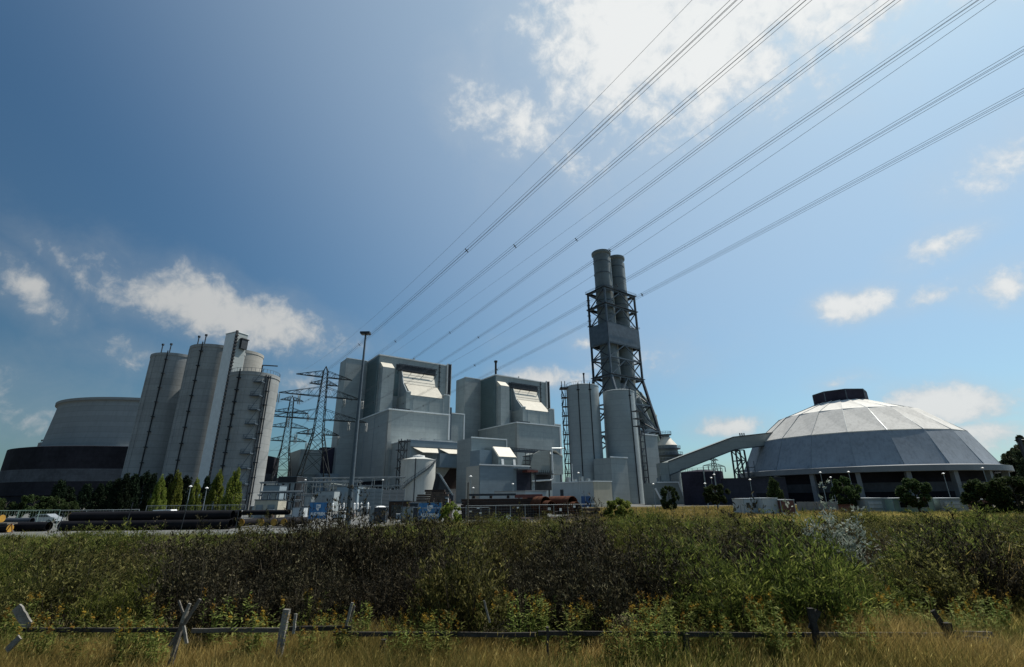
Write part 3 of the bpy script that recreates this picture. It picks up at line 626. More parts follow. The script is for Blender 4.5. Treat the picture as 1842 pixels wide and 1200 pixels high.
for k in range(5):
    z = k * H / 5
    for y in (-1.8, 1.8):
        MB().bar((0, y, z + H / 5), (3.2, y, z + H / 5), .35).build('cross_beam', 'dark_steel', t)
        MB().bar((0 if k % 2 else 3.2, y, z), (3.2 if k % 2 else 0, y, z + H / 5), .3).build('brace', 'dark_steel', t)
for k in range(4): box(4.2, 6.6, -1, 1.4, 3 + k * 3.2, 3.2 + k * 3.2).build('stair_landing', 'mid_steel', t)
for x in (4.3, 6.5): MB().bar((x, -1, 0), (x, -1, 15), .2).build('stair_post', 'mid_steel', t)
# green-grey building below the conveyor
p = at(1197, 872, 172)
t = thing('conveyor_house', 'grey-green low house below the conveyor with pale sloping edge', 'building', (p.x - 4, p.y + 2, 0), R(8))
MB().prism([(0, 0, 0), (11.5, 0, 0), (9.6, 0, 7.2), (0, 0, 7.2)], (0, 8, 0)).build('wall', 'clad_olive', t)
MB().prism([(9.6, -.15, 7.2), (11.6, -.15, 0), (12, -.15, 0), (10, -.15, 7.3)], (0, .3, 0)).build('edge_strip', 'trim', t)
box(2, 10, -.2, 1, 7.22, 7.6).build('roof_edge', 'trim', t)
for k in range(6): MB().tube((3 + k, 2, 7.3), (3 + k, 2, 9 + (k % 3) * .6), .3).build('roof_pipe', 'galv', t)
MB().bar((.8, -.4, 5.4), (2.6, -.4, 1.4), .5).build('chute_pipe', 'white', t)
for k in range(3):
    t = thing('valve_cabinet', 'small white cabinet standing outside the grey-green conveyor house', 'cabinet', (p.x + 8 + k * 1.7, p.y - 3 - k * .4, 0), 0, 'white cabinets by the conveyor house')
    box(0, 1.3, 0, .8, .15, 1.6 + (k % 2) * .5).build('body', 'cont_white', t); box(.1, 1.2, -.04, -.005, .3, 1.4).build('door', 'cont_grey', t); box(.05, 1.25, .05, .75, 0, .14).build('base', 'concrete_grey', t)
# purple-grey tank and low wall
p = at(1261, 845, 165)
t = thing('coal_water_tank', 'dark purple round tank with pale pipes between conveyor and dome', 'tank', (p.x, p.y, 0))
rt = 6.6; ht = at(1261, 848, 165 - rt).z
MB().lathe([(rt, 0), (rt, ht), (rt - .3, ht + .2), (.1, ht + .9)], 48).build('shell', 'purple', t)
for a in (255, 283): MB().tube((rt * 1.03 * math.cos(R(a)), rt * 1.03 * math.sin(R(a)), 0), (rt * 1.03 * math.cos(R(a)), rt * 1.03 * math.sin(R(a)), ht + .5), .22).build('pipe', 'galv', t)
m = MB()
for k in range(24): a = k * 2 * math.pi / 24; b = a + 2 * math.pi / 24; m.bar((rt * math.cos(a), rt * math.sin(a), ht + 1.1), (rt * math.cos(b), rt * math.sin(b), ht + 1.1), .09).bar((rt * math.cos(a), rt * math.sin(a), ht), (rt * math.cos(a), rt * math.sin(a), ht + 1.1), .08)
m.build('railing', 'dark_steel', t)
a, b = at(1298, 862, 160), at(1412, 858, 152)
t = thing('coal_yard_wall', 'long dark purple-grey wall running into the base of the dome', 'wall', (a.x, a.y, 0), math.atan2(b.y - a.y, b.x - a.x))
ln = math.hypot(b.x - a.x, b.y - a.y); box(0, ln, 0, 4, 0, a.z).build('wall', 'purple2', t); box(-.1, ln, -.15, 4, a.z, a.z + .25).build('coping', 'dark_steel', t)
box(ln * .52, ln * .9, -.1, -.01, 0, 3.4).build('gateway', 'opening_shade', t)

# ------------------------------------------------------------------ coal dome
t = thing('coal_dome', 'huge grey faceted coal storage dome with a dark lantern on top', 'dome', (132.3, 190, 0))
NS = 20
RING = [(40.2, 11.2), (34.6, 22.5), (23.3, 31.8), (8.9, 37.2)]
A0 = R(226)
def rp(r, z, k): a = A0 + 2 * math.pi * k / NS; return Vector((r * math.cos(a), r * math.sin(a), z))
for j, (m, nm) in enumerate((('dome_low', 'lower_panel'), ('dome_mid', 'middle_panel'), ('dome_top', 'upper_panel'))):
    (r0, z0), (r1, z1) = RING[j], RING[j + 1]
    me = None
    for k in range(NS):
        if me is None:
            v = [rp(r0, z0, -.5), rp(r0, z0, .5), rp(r1, z1, .5), rp(r1, z1, -.5)]
            cen = sum(v, Vector()) / 4; nrm = (v[1] - v[0]).cross(v[3] - v[0]).normalized()
            v = [cen + (q - cen) * .994 for q in v]
            v[2] = v[2] + nrm * (.12 if j == 0 else .3); bk = [q - nrm * .3 for q in v]
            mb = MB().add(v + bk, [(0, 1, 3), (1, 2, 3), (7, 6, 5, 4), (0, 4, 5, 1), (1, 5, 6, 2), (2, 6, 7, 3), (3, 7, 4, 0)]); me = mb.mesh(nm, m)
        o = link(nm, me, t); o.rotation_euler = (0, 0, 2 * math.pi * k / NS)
    mr_ = MB().bar(rp(r0, z0, .5) * 1.0 + Vector((0, 0, .1)), rp(r1, z1, .5) + Vector((0, 0, .1)), .13).mesh('seam_rib', 'galv')
    for k in range(NS): o = link('seam_rib', mr_, t); o.rotation_euler = (0, 0, 2 * math.pi * k / NS)
    if j < 2:
        mr_ = MB().bar(rp(r1, z1, -.5), rp(r1, z1, .5), .3).mesh('ring_beam', 'dome_top')
        for k in range(NS): o = link('ring_beam', mr_, t); o.rotation_euler = (0, 0, 2 * math.pi * k / NS)
MB().lathe([(40.3, 11.3), (42.3, 11.0), (42.4, 9.3), (40.5, 9.2), (39.5, 9.4)], 72).build('eave', 'dome_rim', t)
MB().lathe([(37.5, 0), (37.5, 9.5)], 72).build('base_wall', 'brickdark', t)  # near-black wall, the shadow under the eave put into its colour
MB().lathe([(37.7, 3.4), (37.75, 3.4), (37.75, 6.2), (37.7, 6.2)], 72).build('wall_band', 'brickband', t)
for k in range(NS):
    a = A0 + 2 * math.pi * (k + .5) / NS; x, y = 40.4 * math.cos(a), 40.4 * math.sin(a)
    if y > 24: continue
    o = MB().prism([(-.65, -.9, 0), (.65, -.9, 0), (.65, .7, 0), (-.65, .7, 0)], (0, 0, 9.3)).build('column', 'dome_rim', t)
    o.location = (x, y, 0); o.rotation_euler = (0, 0, a + R(90))
la = MB(); n8 = 8
for k in range(n8):
    a, b = R(249 + 45 * k), R(294 + 45 * k)
    q = [Vector((9.3 * math.cos(a), 9.3 * math.sin(a), 36.9)), Vector((9.3 * math.cos(b), 9.3 * math.sin(b), 36.9))]
    MB().add([q[0], q[1], q[1] + Vector((0, 0, 4.2)), q[0] + Vector((0, 0, 4.2)), q[0] * .97 + Vector((0, 0, 1.1)), q[1] * .97 + Vector((0, 0, 1.1)), q[1] * .97 + Vector((0, 0, 5.2)), q[0] * .97 + Vector((0, 0, 5.2))],
             [(0, 1, 2, 3), (5, 4, 7, 6), (3, 2, 6, 7)]).build('lantern_panel', 'purple', t)
    MB().bar(q[0], q[0] + Vector((0, 0, 4.3)), .28).build('lantern_post', 'mid_steel', t)
MB().add([(9.4 * math.cos(R(249 + 45 * k)), 9.4 * math.sin(R(249 + 45 * k)), zz) for zz in (41.1, 41.5) for k in range(8)], [tuple(range(8))[::-1], tuple(range(8, 16))] + [(k, (k + 1) % 8, 8 + (k + 1) % 8, 8 + k) for k in range(8)]).build('lantern_roof', 'dark_steel', t)

# ------------------------------------------------------------------ concrete silos and stair tower
def csilo(cx, cy, r, h, label, ladders, m='concrete', posts=(), seams=()):
    t = thing('concrete_silo', label, 'silo', (cx, cy, 0), 0, 'tall concrete silos beside the cooling tower')
    MB().lathe([(r, 0), (r, h - 1.2), (r + .18, h - 1.2), (r + .18, h), (r - .5, h + .1), (.1, h + .5)], 72).build('shell', m, t)
    for a in ladders:
        ca, sa = math.cos(R(a)), math.sin(R(a)); l = MB().bar((ca * (r + .2), sa * (r + .2), 1), (ca * (r + .2), sa * (r + .2), h + .8), .32).build('ladder', 'black', t)
        for k in range(10): q = (r + .75); z = 5 + k * (h - 6) / 9.4; MB().box(ca * q - .2, ca * q + .9, sa * q - .4, sa * q + .4, z, z + .35).build('ladder_rest', 'black', l)
    for a in seams:
        ca, sa = math.cos(R(a)), math.sin(R(a)); MB().bar((ca * r, sa * r, 0), (ca * r, sa * r, h - 1.3), .42).build('rib', m, t)
    for a in posts:
        ca, sa = math.cos(R(a)), math.sin(R(a))
        MB().tube((ca * r * .8, sa * r * .8, h), (ca * r * .8, sa * r * .8, h + 4.2), .22).lathe([(.5, h + 4.0), (.5, h + 4.7), (.1, h + 4.7)], 8, (ca * r * .8, sa * r * .8)).build('vent_post', 'dark_steel', t)
    return t
csilo(-150.2, 205, 10.2, 63.4, 'tall concrete silo nearest the cooling tower with a black ladder', (281,), posts=(250, 278), seams=(235, 250))
csilo(-124, 191, 10., 62.6, 'tall concrete silo built against the slim stair tower', (268,), posts=(230, 262), seams=(222, 236))
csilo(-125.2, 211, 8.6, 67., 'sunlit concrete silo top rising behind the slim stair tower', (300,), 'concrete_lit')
s3 = csilo(-92., 165, 7.9, 44.8, 'shorter concrete silo with platforms and stair landings on its sunny side', (262, ), seams=(276, 279))
for k in range(9):
    a = R(313); z = 3 + k * 4.75; q = 8.0
    x, y = q * math.cos(a), q * math.sin(a)
    box(x - 1.6 - (k % 2) * .5, x + 1.3, y - 1.9, y + .2, z, z + .3).build('landing', 'mid_steel', s3)
    m = MB()
    for zz in (.7, 1.4): m.path([(x - 1.8, y - 1.9, z + zz), (x + 1.3, y - 1.9, z + zz)], .07, 4)
    m.bar((x - 1.8, y - 1.9, z), (x - 1.8, y - 1.9, z + 1.5), .12).bar((x + 1.3, y - 1.9, z), (x + 1.3, y - 1.9, z + 1.5), .12).build('landing_railing', 'mid_steel', s3)
    MB().bar((x - 1.5, y - 1.2, z + .3), (x + 1.1, y - 1.2, z + 4.7), .13).build('stair_flight', 'mid_steel', s3)
    a2 = R(328); MB().box(8.3 * math.cos(a2) - .9, 8.3 * math.cos(a2) + 1.1, 8.3 * math.sin(a2) - .5, 8.3 * math.sin(a2) + .2, z + 2, z + 2.25).build('duct_bracket', 'dark_steel', s3)
for a in (322, 328, 333): ca, sa = math.cos(R(a)), math.sin(R(a)); MB().tube((ca * 8.4, sa * 8.4, 0), (ca * 8.4, sa * 8.4, 44), .2).build('riser_pipe', 'dark_steel', s3)
MB().path([(3, -2, 45.), (3, -2, 48.4), (8.4, -2, 48.)], .22, 6).build('roof_hoist', 'dark_steel', s3)
m = MB()
for k in range(40):
    a = k * 2 * math.pi / 40; b = a + 2 * math.pi / 40; m.bar((7.9 * math.cos(a), 7.9 * math.sin(a), 46.1), (7.9 * math.cos(b), 7.9 * math.sin(b), 46.1), .09).bar((7.9 * math.cos(a), 7.9 * math.sin(a), 44.8), (7.9 * math.cos(a), 7.9 * math.sin(a), 46.1), .08)
m.build('roof_railing', 'mid_steel', s3)
p = at(426, 597, 178)
t = thing('silo_stair_tower', 'slim pale stair tower between the concrete silos with a dark hoist box', 'tower', (p.x, p.y, 0), R(64))
box(0, 4.9, 0, 6.6, 0, p.z).build('shaft', 'clad', t)
box(-.12, -.02, 0.2, 6.5, 0, p.z - .2).build('left_cladding', 'trim', t)
box(-.2, 5.1, -.2, 6.8, p.z, p.z + .3).build('roof_edge', 'trim', t)
l = box(-.45, .35, -.6, -.1, 2, p.z + .5).build('ladder', 'black', t)
for k in range(46): box(-.9, .5, -.95, -.62, 3 + k * 1.37, 3.4 + k * 1.37).build('ladder_hoop', 'black', l)
hb = box(2, 4.6, -1.3, -.05, p.z - 6.4, p.z - 2.6).build('hoist_box', 'dark_steel', t)
box(1.7, 4.9, -1.5, -.04, p.z - 2.55, p.z - 2.2).build('hoist_roof', 'black', hb)

# ------------------------------------------------------------------ cooling tower
t = thing('cooling_tower', 'broad concrete cooling tower rising from a dark round base building', 'cooling tower', (-232, 320, 0))
prof = [(60.5, 24)] + [(58.8 - 2.9 * (i / 10.) ** .8, 30 + 26.6 * i / 10.) for i in range(11)] + [(56.0, 56.7), (57.2, 57.2), (57.3, 58.6), (55.6, 58.6), (55, 52), (56, 32)]
MB().lathe(prof, 128).build('shell', 'concrete_tower', t)
b = MB().lathe([(70, 0), (70, 6), (71, 6.2), (71, 13)], 96).build('base_wall', 'brickdark', t)
MB().lathe([(71.1, 12.8), (71.1, 19)], 96).build('base_band', 'brickband', t)
MB().lathe([(71, 19), (71, 30.2), (69, 30.6), (59, 31)], 96).build('upper_base', 'brickdark', t)
MB().lathe([(59.2, 30.9), (59.8, 31), (59.8, 31.5), (59.1, 31.5)], 96).build('collar', 'trim', t)
t = thing('fan_house', 'pale fan drum with railing on the cooling tower base roof', 'fan house', (-232 - 62, 320 - 14, 30.7))
MB().lathe([(5.5, 0), (5.5, 7.4), (5.0, 7.6), (.1, 8.)], 28).build('drum', 'concrete_grey', t)
MB().lathe([(4.6, 8.9), (4.7, 9.3), (.1, 9.7)], 28).build('fan_cowl', 'dark_steel', t)
for k in range(8): a = k * math.pi / 4; MB().bar((4.3 * math.cos(a), 4.3 * math.sin(a), 7.6), (4.3 * math.cos(a), 4.3 * math.sin(a), 9.1), .2).build('cowl_post', 'dark_steel', t)

# ------------------------------------------------------------------ pylons and lines
PHI = R(33)
def pylon(loc, H, label, arms, base, detail=True, grp='lattice pylons'):
    t = thing('lattice_pylon', label, 'pylon', loc, PHI, grp)
    zk = H * .5                              # the body is straight above, splayed below
    def hw(z): return base * (1 - z / zk) + 2.1 * (z / zk) if z < zk else 2.1 + (1.0 - 2.1) * (z - zk) / (H * .955 - zk)
    zt = H * .955
    for sx in (-1, 1):
        for sy in (-1, 1): MB().bar((sx * base, sy * base, 0), (sx * 2.1, sy * 2.1, zk), .36).bar((sx * 2.1, sy * 2.1, zk), (sx, sy, zt), .28).bar((sx, sy, zt), (0, 0, H), .26).build('leg', 'pylon', t)
    zs = [0]; 
    while zs[-1] < zt - 1: zs.append(zs[-1] + max(2.0, hw(zs[-1]) * 1.55))
    zs = [z * zt / zs[-1] for z in zs]
    fc = [MB(), MB(), MB(), MB()]
    for z0, z1 in zip(zs[:-1], zs[1:]):
        a, b = hw(z0), hw(z1); wd = .17 if z0 < zk else .13
        for k, f in enumerate(fc):
            P = lambda s, h, z: ((s * h, -h, z), (h, s * h, z), (s * h, h, z), (-h, s * h, z))[k]
            f.bar(P(-1, a, z0), P(1, b, z1), wd).bar(P(1, a, z0), P(-1, b, z1), wd)
            if z0 < zk * .8: f.bar(P(-1, b, z1), P(1, b, z1), wd)
    for f in fc: f.build('bracing', 'pylon', t)
    for (z, hl, up, nins) in arms:
        for s in (-1, 1):
            h = hw(z); a = MB()
            for y in (-h, h):
                a.bar((s * h, y, z), (s * hl, 0, z), .30).bar((s * h, y, z + up), (s * hl, 0, z + .15), .17)
                n_ = 7
                for i in range(n_):
                    f0, f1 = i / n_, (i + 1) / n_
                    lo = lambda f: Vector((s * (h + (hl - h) * f), y * (1 - f), z)); hi = lambda f: Vector((s * (h + (hl - h) * f), y * (1 - f), z + up * (1 - f)))
                    a.bar(lo(f0), hi(f1) if i % 2 else hi(f0), .10).bar(hi(f0), lo(f1), .09)
            o = a.build('crossarm', 'pylon', t)
            for f in nins:
                x = s * (h + (hl - h) * f)
                ins = MB(); prof = [(.08, z - .3)]
                for q in range(9): prof += [(.32, z - .7 - q * .42), (.12, z - .9 - q * .42)]
                prof += [(.06, z - 4.6)]
                ins.lathe(prof, 7, (x - .35, 0)).lathe(prof, 7, (x + .35, 0)); ins.sm = False
                ins.build('insulator', 'insul', o)
    return t
P1 = Vector((-88.6, 218, 0))
pylon(P1, 62.8, 'big dark lattice pylon in front of the first boiler house', ((57.4, 12.6, 3.0, ()), (53.8, 6.4, 2.2, ()), (48.2, 18.6, 4.4, (1., .5)), (37.6, 21.4, 4.6, (1., .58, )), (30.8, 9.2, 2.6, (1.,))), 8.2)
P2 = Vector((-132.3, 281, 0))
pylon(P2, 62., 'farther lattice pylon seen between the concrete silo and the big pylon', ((59, 6.4, 2.2, ()), (51.8, 10.2, 2.6, (1.,)), (43., 11.2, 2.8, (1.,)), (35.2, 11.2, 2.8, (1.,))), 7.)
p = at(1288, 862, 420)
pylon(Vector((p.x, 420, 0)), 33., 'small far pylon visible under the conveyor gallery', ((31, 7, 1.5, ()), (26, 15, 2.4, (1., .5)), (19, 9, 2., (1.,))), 4., grp='lattice pylons')

EV = Vector((math.cos(PHI), math.sin(PHI), 0))
def line(off, z0, mid, end, zB_hint, n, label, nm, cat='power line', far=True):
    A = P1 + EV * off + Vector((0, 0, z0))
    B = at(end[0], end[1], 1); d = B - Vector((0, 0, CAMZ)); B = Vector((0, 0, CAMZ)) + d * ((zB_hint - CAMZ) / d.z)
    h = Vector((B.x - A.x, B.y - A.y, 0)); Ls = h.length; h.normalize(); nn = Vector((-h.y, h.x, 0))
    M = onplane(mid[0], mid[1], A, nn); sm = (M - A).dot(h)
    # parabola through the attachment, the middle point and the overhead point
    q = np.linalg.solve(np.array([[0, 0, 1], [sm * sm, sm, 1], [Ls * Ls, Ls, 1.]]), np.array([A.z, M.z, B.z]))
    q[0] = min(max(q[0], 1.2e-4), 4.5e-4)
    q[1] = (B.z - A.z) / Ls - q[0] * Ls; q[2] = A.z
    P = lambda s: A + h * s + Vector((0, 0, q[0] * s * s + q[1] * s + q[2] - A.z))
    t = thing('power_line', label, cat, tuple(A), 0, 'conductors of the overhead line')
    offs = [(-.22, -.22), (.22, -.22), (-.22, .22), (.22, .22)] if n == 4 else [(0, 0)]
    r = .02 if n == 4 else .02
    SS = [i * (Ls + 70) / 44 for i in range(45)]
    for (oy, oz) in offs:
        m = MB(); pts = [P(s) + nn * oy + Vector((0, 0, oz)) - A for s in SS]
        for a, b in zip(pts[:-1], pts[1:]): m.tube(a, b, r, n=5, cap=False)
        m.build('conductor', 'wire', t)
    if n == 4:
        s = 22.
        while s < Ls + 30:
            c = P(s) - A
            m = MB()
            for (a, b) in ((0, 3), (1, 2)):
                pa, pb = (c + nn * offs[k][0] * 1.15 + Vector((0, 0, offs[k][1] * 1.15)) for k in (a, b)); m.bar(pa, pb, .09)
            m.build('spacer', 'dark_steel', t); s += 52
    return t
line(-12.6, 57.6, (660, 590), (1245, 0), 48., 1, 'single thin earth wire left of all bundled conductors', 'earth')
line(12.6, 57.6, (905, 440), (1580, 0), 55., 1, 'single thin earth wire running between the middle bundles', 'earth')
line(7.5, 41., (900, 610), (1792, 0), 44., 1, 'single thin wire right of the fourth conductor bundle', 'wire')
line(-18.4, 43.7, (670, 600), (1325, 0), 37., 4, 'leftmost bundled conductor with spacers below the earth wire', 'A')
line(-9.6, 43.7, (690, 630), (1450, 0), 41., 4, 'second bundled conductor, next to the leftmost bundle', 'B')
line(8.6, 43.7, (735, 640), (1610, 0), 45.5, 4, 'third bundled conductor crossing above the chimney top', 'C')
line(18.4, 43.7, (775, 645), (1760, 0), 46., 4, 'fourth bundled conductor brushing the chimney tops', 'D')
line(12.8, 33., (815, 668), (1842, 90), 40.5, 4, 'fifth bundled conductor crossing the upper frame of the chimney', 'E')
line(21., 33., (832, 678), (1842, 165), 40., 4, 'lowest bundled conductor crossing the middle of the chimney', 'F')
for i, (o1, z1, o2, z2) in enumerate(((-18.4, 43.7, -10, 47.4), (-20, 33., -11, 38.6), (18.4, 43.7, 10, 47.4), (20, 33, 11, 38.6), (-9, 26.3, -11, 30.8), (9, 26.3, 11, 30.8))):
    a = P1 + EV * o1 + Vector((0, 0, z1)); b = P2 + EV * o2 + Vector((0, 0, z2)); m = MB()
    for oy in (-.2, .2):
        pts = [a.lerp(b, k / 12) - Vector((0, 0, 4 * 2.2 * (k / 12) * (1 - k / 12))) + EV * oy for k in range(13)]
        for p, q in zip(pts[:-1], pts[1:]): m.tube(p, q, .05, n=4, cap=False)
    tag(m.build('jumper_line', 'wire'), 'sagging conductor pair strung between the two lattice pylons', 'power line', 'conductors between the pylons')
    c2 = P2 + EV * o2 + Vector((0, 0, z2)); dd = (P2 - P1).normalized(); m = MB()
    for k in range(14):
        f0, f1 = k / 14, (k + 1) / 14; Pk = lambda f: c2 + dd * 260 * f - Vector((0, 0, 4 * 8 * f * (1 - f)))
        m.tube(Pk(f0), Pk(f1), .06, n=4, cap=False)
    tag(m.build('distant_line', 'wire'), 'distant conductor leading away behind the concrete silos', 'power line', 'conductors beyond the far pylon')

# ------------------------------------------------------------------ masts and lamps
p = at(626, 935, 45)
t = thing('flood_light_mast', 'very tall tapered light mast with a flat lamp head beside the blue banners', 'light mast', (p.x, p.y, 0))
hm = at(658, 601, 45).z
MB().lathe([(.34, 0), (.34, .3), (.25, .35), (.085, hm)], 20).build('pole', 'mid_steel', t)
MB().box(-.5, .45, -.3, .3, hm, hm + .2).build('lamp_head', 'dark_steel', t)
box(-.42, .38, -.24, .24, hm - .06, hm - .005).build('lamp_glass', 'glassdark', t)
def lamp(px, ptop, Y, label):
    q = at(px, 900, Y); h = at(px, ptop, Y).z
    t = thing('street_lamp', label, 'street lamp', (q.x, q.y, 0), 0, 'post-top lamps of the plant')
    MB().lathe([(.11, 0), (.11, .5), (.075, .6), (.055, h - .35)], 10).build('post', 'galv', t)
    MB().lathe([(.06, h - .36), (.30, h - .25), (.30, h - .2), (.1, h - .06), (.03, h)], 12).build('lamp_shade', 'white', t)
for a in ((338, 873, 95, 'post-top lamp in front of the sunlit poplars'), (368, 876, 95, 'post-top lamp between the sunlit poplars'), (846, 855, 95, 'post-top lamp in front of the blue-grey crusher building'),
          (1043, 849, 110, 'tall post-top lamp before the white office'), (1178, 869, 120, 'post-top lamp in front of the absorber hall'), (1272, 868, 120, 'post-top lamp before the purple tank, left one'),
          (1291, 852, 118, 'taller post-top lamp at the right edge of the purple tank'), (1285, 858, 128, 'post-top lamp before the purple tank, next to a taller one'), (1355, 861, 112, 'post-top lamp before the long dark wall'), (1486, 848, 112, 'tall post-top lamp before the dome near the round bush tree'),
          (1503, 857, 130, 'thin post-top lamp before the dome wall'), (1538, 847, 108, 'tall post-top lamp before the dome right of the round tree'), (1711, 850, 112, 'post-top lamp before the dome behind the grey container'), (1786, 840, 118, 'post-top lamp at the right side of the dome eave'),
          (545, 862, 130, 'post-top lamp among the pipe racks'), (686, 862, 120, 'post-top lamp beside the grey panel fence'), (851, 876, 118, 'short post-top lamp before the crusher building'), (923, 869, 118, 'short post-top lamp at the crusher building gantry')):
    lamp(*a)

# ------------------------------------------------------------------ pipe racks and switchgear
def rack(px0, px1, Y, zs, nb, label, m='galv'):
    a, b = at(px0, 900, Y), at(px1, 900, Y)
    t = thing('pipe_rack', label, 'pipe rack', (a.x, Y, 0))
    ln = b.x - a.x
    for k in range(nb + 1):
        x = ln * k / nb
        for y in (0, 3): MB().bar((x, y, 0), (x, y, zs[-1]), .22).build('post', m, t)
        for z in zs: MB().bar((x, -.2, z), (x, 3.2, z), .2).build('cross_beam', m, t)
    for z in zs:
        for y in (0, 3): MB().bar((-.5, y, z), (ln + .5, y, z), .18).build('long_beam', m, t)
        for k in range(3): MB().tube((-1, .6 + k * .8, z + .3), (ln + 1, .6 + k * .8, z + .3), .14 + .05 * k, n=8).build('pipe', ('galv', 'mid_steel', 'dark_steel')[k], t)
    return t
rack(466, 640, 150, (4.2, 7.8), 7, 'long pipe rack running behind the big pylon feet')
rack(560, 720, 190, (7.5, 10.5), 6, 'raised pipe rack leading towards the first boiler house')
rack(470, 530, 118, (2.6, 4.6), 4, 'short pipe rack in front of the short concrete silo', 'mid_steel')
def equipment(px0, px1, ptop, Y, dep, m, label, cat='cabin', kind=0):
    a, b = at(px0, 900, Y), at(px1, 900, Y); h = at((px0 + px1) / 2, ptop, Y).z; ln = b.x - a.x
    t = thing('equipment_cabin', label, cat, (a.x, Y, 0))
    box(0, ln, 0, dep, .15, h).build('body', m, t); box(-.08, ln + .08, -.08, dep + .08, h, h + .14).build('roof', 'mid_steel', t)
    box(.08, ln - .08, .08, dep - .08, 0, .14).build('base', 'concrete_grey', t)
    k = max(1, int(ln / 1.6))
    for i in range(k): box(ln * (i + .15) / k, ln * (i + .75) / k, -.06, -.005, .3, h * .8).build('door_panel', 'galv' if kind == 0 else 'glassdark', t)
    return t
equipment(495, 529, 858, 150, 7, 'black', 'black rounded shed left of the big pylon feet', 'shed')
equipment(470, 500, 874, 128, 4, 'clad_blue', 'blue-grey switch cabin between short silo and black shed')
equipment(566, 600, 884, 128, 4, 'cont_grey', 'grey switch cabin under the big pylon')
equipment(604, 642, 876, 140, 5, 'clad_blue', 'blue-grey switch cabin left of the grey panel fence')
equipment(459, 501, 900, 72, 2.6, 'office_side', 'low beige site cabin behind the short pipe pile')
equipment(548, 560, 893, 118, 2, 'galv', 'narrow grey cabinet behind the farther banner', 'cabinet')
for k in range(9):
    px = 598 + k * 6.5; q = at(px, 915, 92)
    t = thing('post_insulator', 'white post insulator on a grey stand near the light mast', 'insulator', (q.x, 92 + (k % 3) * 2, 0), 0, 'white post insulators near the mast')
    MB().bar((0, 0, 0), (0, 0, 1.2), .2).build('stand', 'galv', t)
    m = MB(); pr = [(.1, 1.2)]
    for j in range(5): pr += [(.24, 1.35 + j * .22), (.12, 1.45 + j * .22)]
    m.lathe(pr + [(.05, 2.5)], 9); m.sm = False; m.build('insulator_stack', 'white', t)
# far grey roofs at left of the pylon
t = thing('far_shed', 'low grey shed with railing seen past the short silo', 'shed', tuple(at(478, 880, 240).to_2d().to_3d()), 0)
box(0, 12, 0, 8, 0, 10).build('wall', 'clad_blue', t); box(-.2, 12.2, -.2, 8, 10, 10.5).build('roof_edge', 'trim', t); box(4, 9, 1, 5, 10.5, 13).build('roof_unit', 'dark_steel', t)
# conveyor walkway strip towards boiler 1
a, b = at(587, 868, 215), at(712, 886, 205)
t = thing('cable_bridge', 'low sloping cable bridge with railing in front of the first boiler house', 'bridge')
gallery(a, b, 2.5, 2.2, t, 'cable_duct')
d = (b - a)
MB().bar(a + Vector((0, -1.4, .3)), b + Vector((0, -1.4, .3)), .35).build('edge_beam', 'galv', t)
for k in range(18):
    q = a + d * (k / 17); MB().bar(q + Vector((0, -1.3, 0)), q + Vector((0, -1.3, 1.5)), .16).build('railing_post', 'galv', t)
for k in range(5):
    q = a + d * ((k + .5) / 5); MB().bar((q.x, q.y, 0), (q.x, q.y, q.z - 2), .5).build('leg', 'mid_steel', t)
# grey panel fences
for (px0, px1, pt, Y, m, lab) in ((646, 686, 879, 125, 'paver', 'blue-grey panel fence of stacked slabs beside the mast'), (687, 727, 881, 122, 'concrete_grey', 'pale panel fence of stacked slabs before the round tank')):
    a, b = at(px0, 900, Y), at(px1, 900, Y); h = at(px0, pt, Y).z; ln = b.x - a.x
    t = thing('panel_fence', lab, 'fence', (a.x, Y, 0))
    me = box(.04, ln / 3 - .04, 0, .2, .04, h / 6 - .04).mesh('slab', m)
    for i in range(3):
        for j in range(6): o = link('slab', me, t); o.location = (i * ln / 3, RNG.uniform(-.03, .03), j * h / 6)
    for i in range(4): MB().bar((i * ln / 3, .1, 0), (i * ln / 3, .1, h + .2), .2).build('post', 'galv', t)
    box(0, ln, .06, .16, 0, h - .05).build('backing', 'mid_steel', t)

# ------------------------------------------------------------------ yard: pipes, banners, steel
def pipe(x0, x1, y, z, r, m, label, grp, cap=None, dy=0., capside=1):
    d = Vector((x1 - x0, dy, 0)); ln = d.length
    o = thing('stored_pipe', label, 'pipe', (x0, y, z), math.atan2(dy, x1 - x0), grp)
    ri = r * .93; n = 28; mb = MB(); vs = []
    for (x, q) in ((0, r), (ln, r), (ln, ri), (0, ri)):
        for i in range(n): a = 2 * math.pi * i / n; vs.append((x, q * math.cos(a), q * math.sin(a)))
    mb.add(vs, [(j * n + i, j * n + (i + 1) % n, ((j + 1) % 4) * n + (i + 1) % n, ((j + 1) % 4) * n + i) for j in range(4) for i in range(n)]); mb.sm = True
    mb.build('wall', m, o)
    if cap:
        for x in ((-.04,) if capside < 0 else (ln - .02,)):
            c = MB(); c.tube((x, 0, 0), (x + .06, 0, 0), r * .96, n=24); c.build('end_cap', cap, o)
    return o
xa, xb = at(137, 925, 59).x, at(421, 925, 59).x
for i, (dy, z) in enumerate(((0, .56), (1.08, .56), (2.16, .56), (.54, 1.50), (1.62, 1.50))):
    pipe(xa - .5 + .3 * (i % 3) - (.5 if z < 1 else 0), xb - .2 * (i % 2), 58.6 + dy, z, .53, 'pipeblack', 'long black pipe in the lower layer of the big stack' if z < 1 else 'long black pipe lying on top of the big stack', 'long black pipes stacked by the road', 'yellowcap' if i == 3 else None, capside=-1)
for k in range(6): tag(box(xa + 1 + k * 3.1, xa + 1.2 + k * 3.1, 58, 61.4, 0.012, .03).build('timber_sleeper', 'wood'), 'flat timber bearer under the long black pipe stack', 'timber', 'bearers under the pipe stack')
q = lambda px, Y: at(px, 930, Y).x
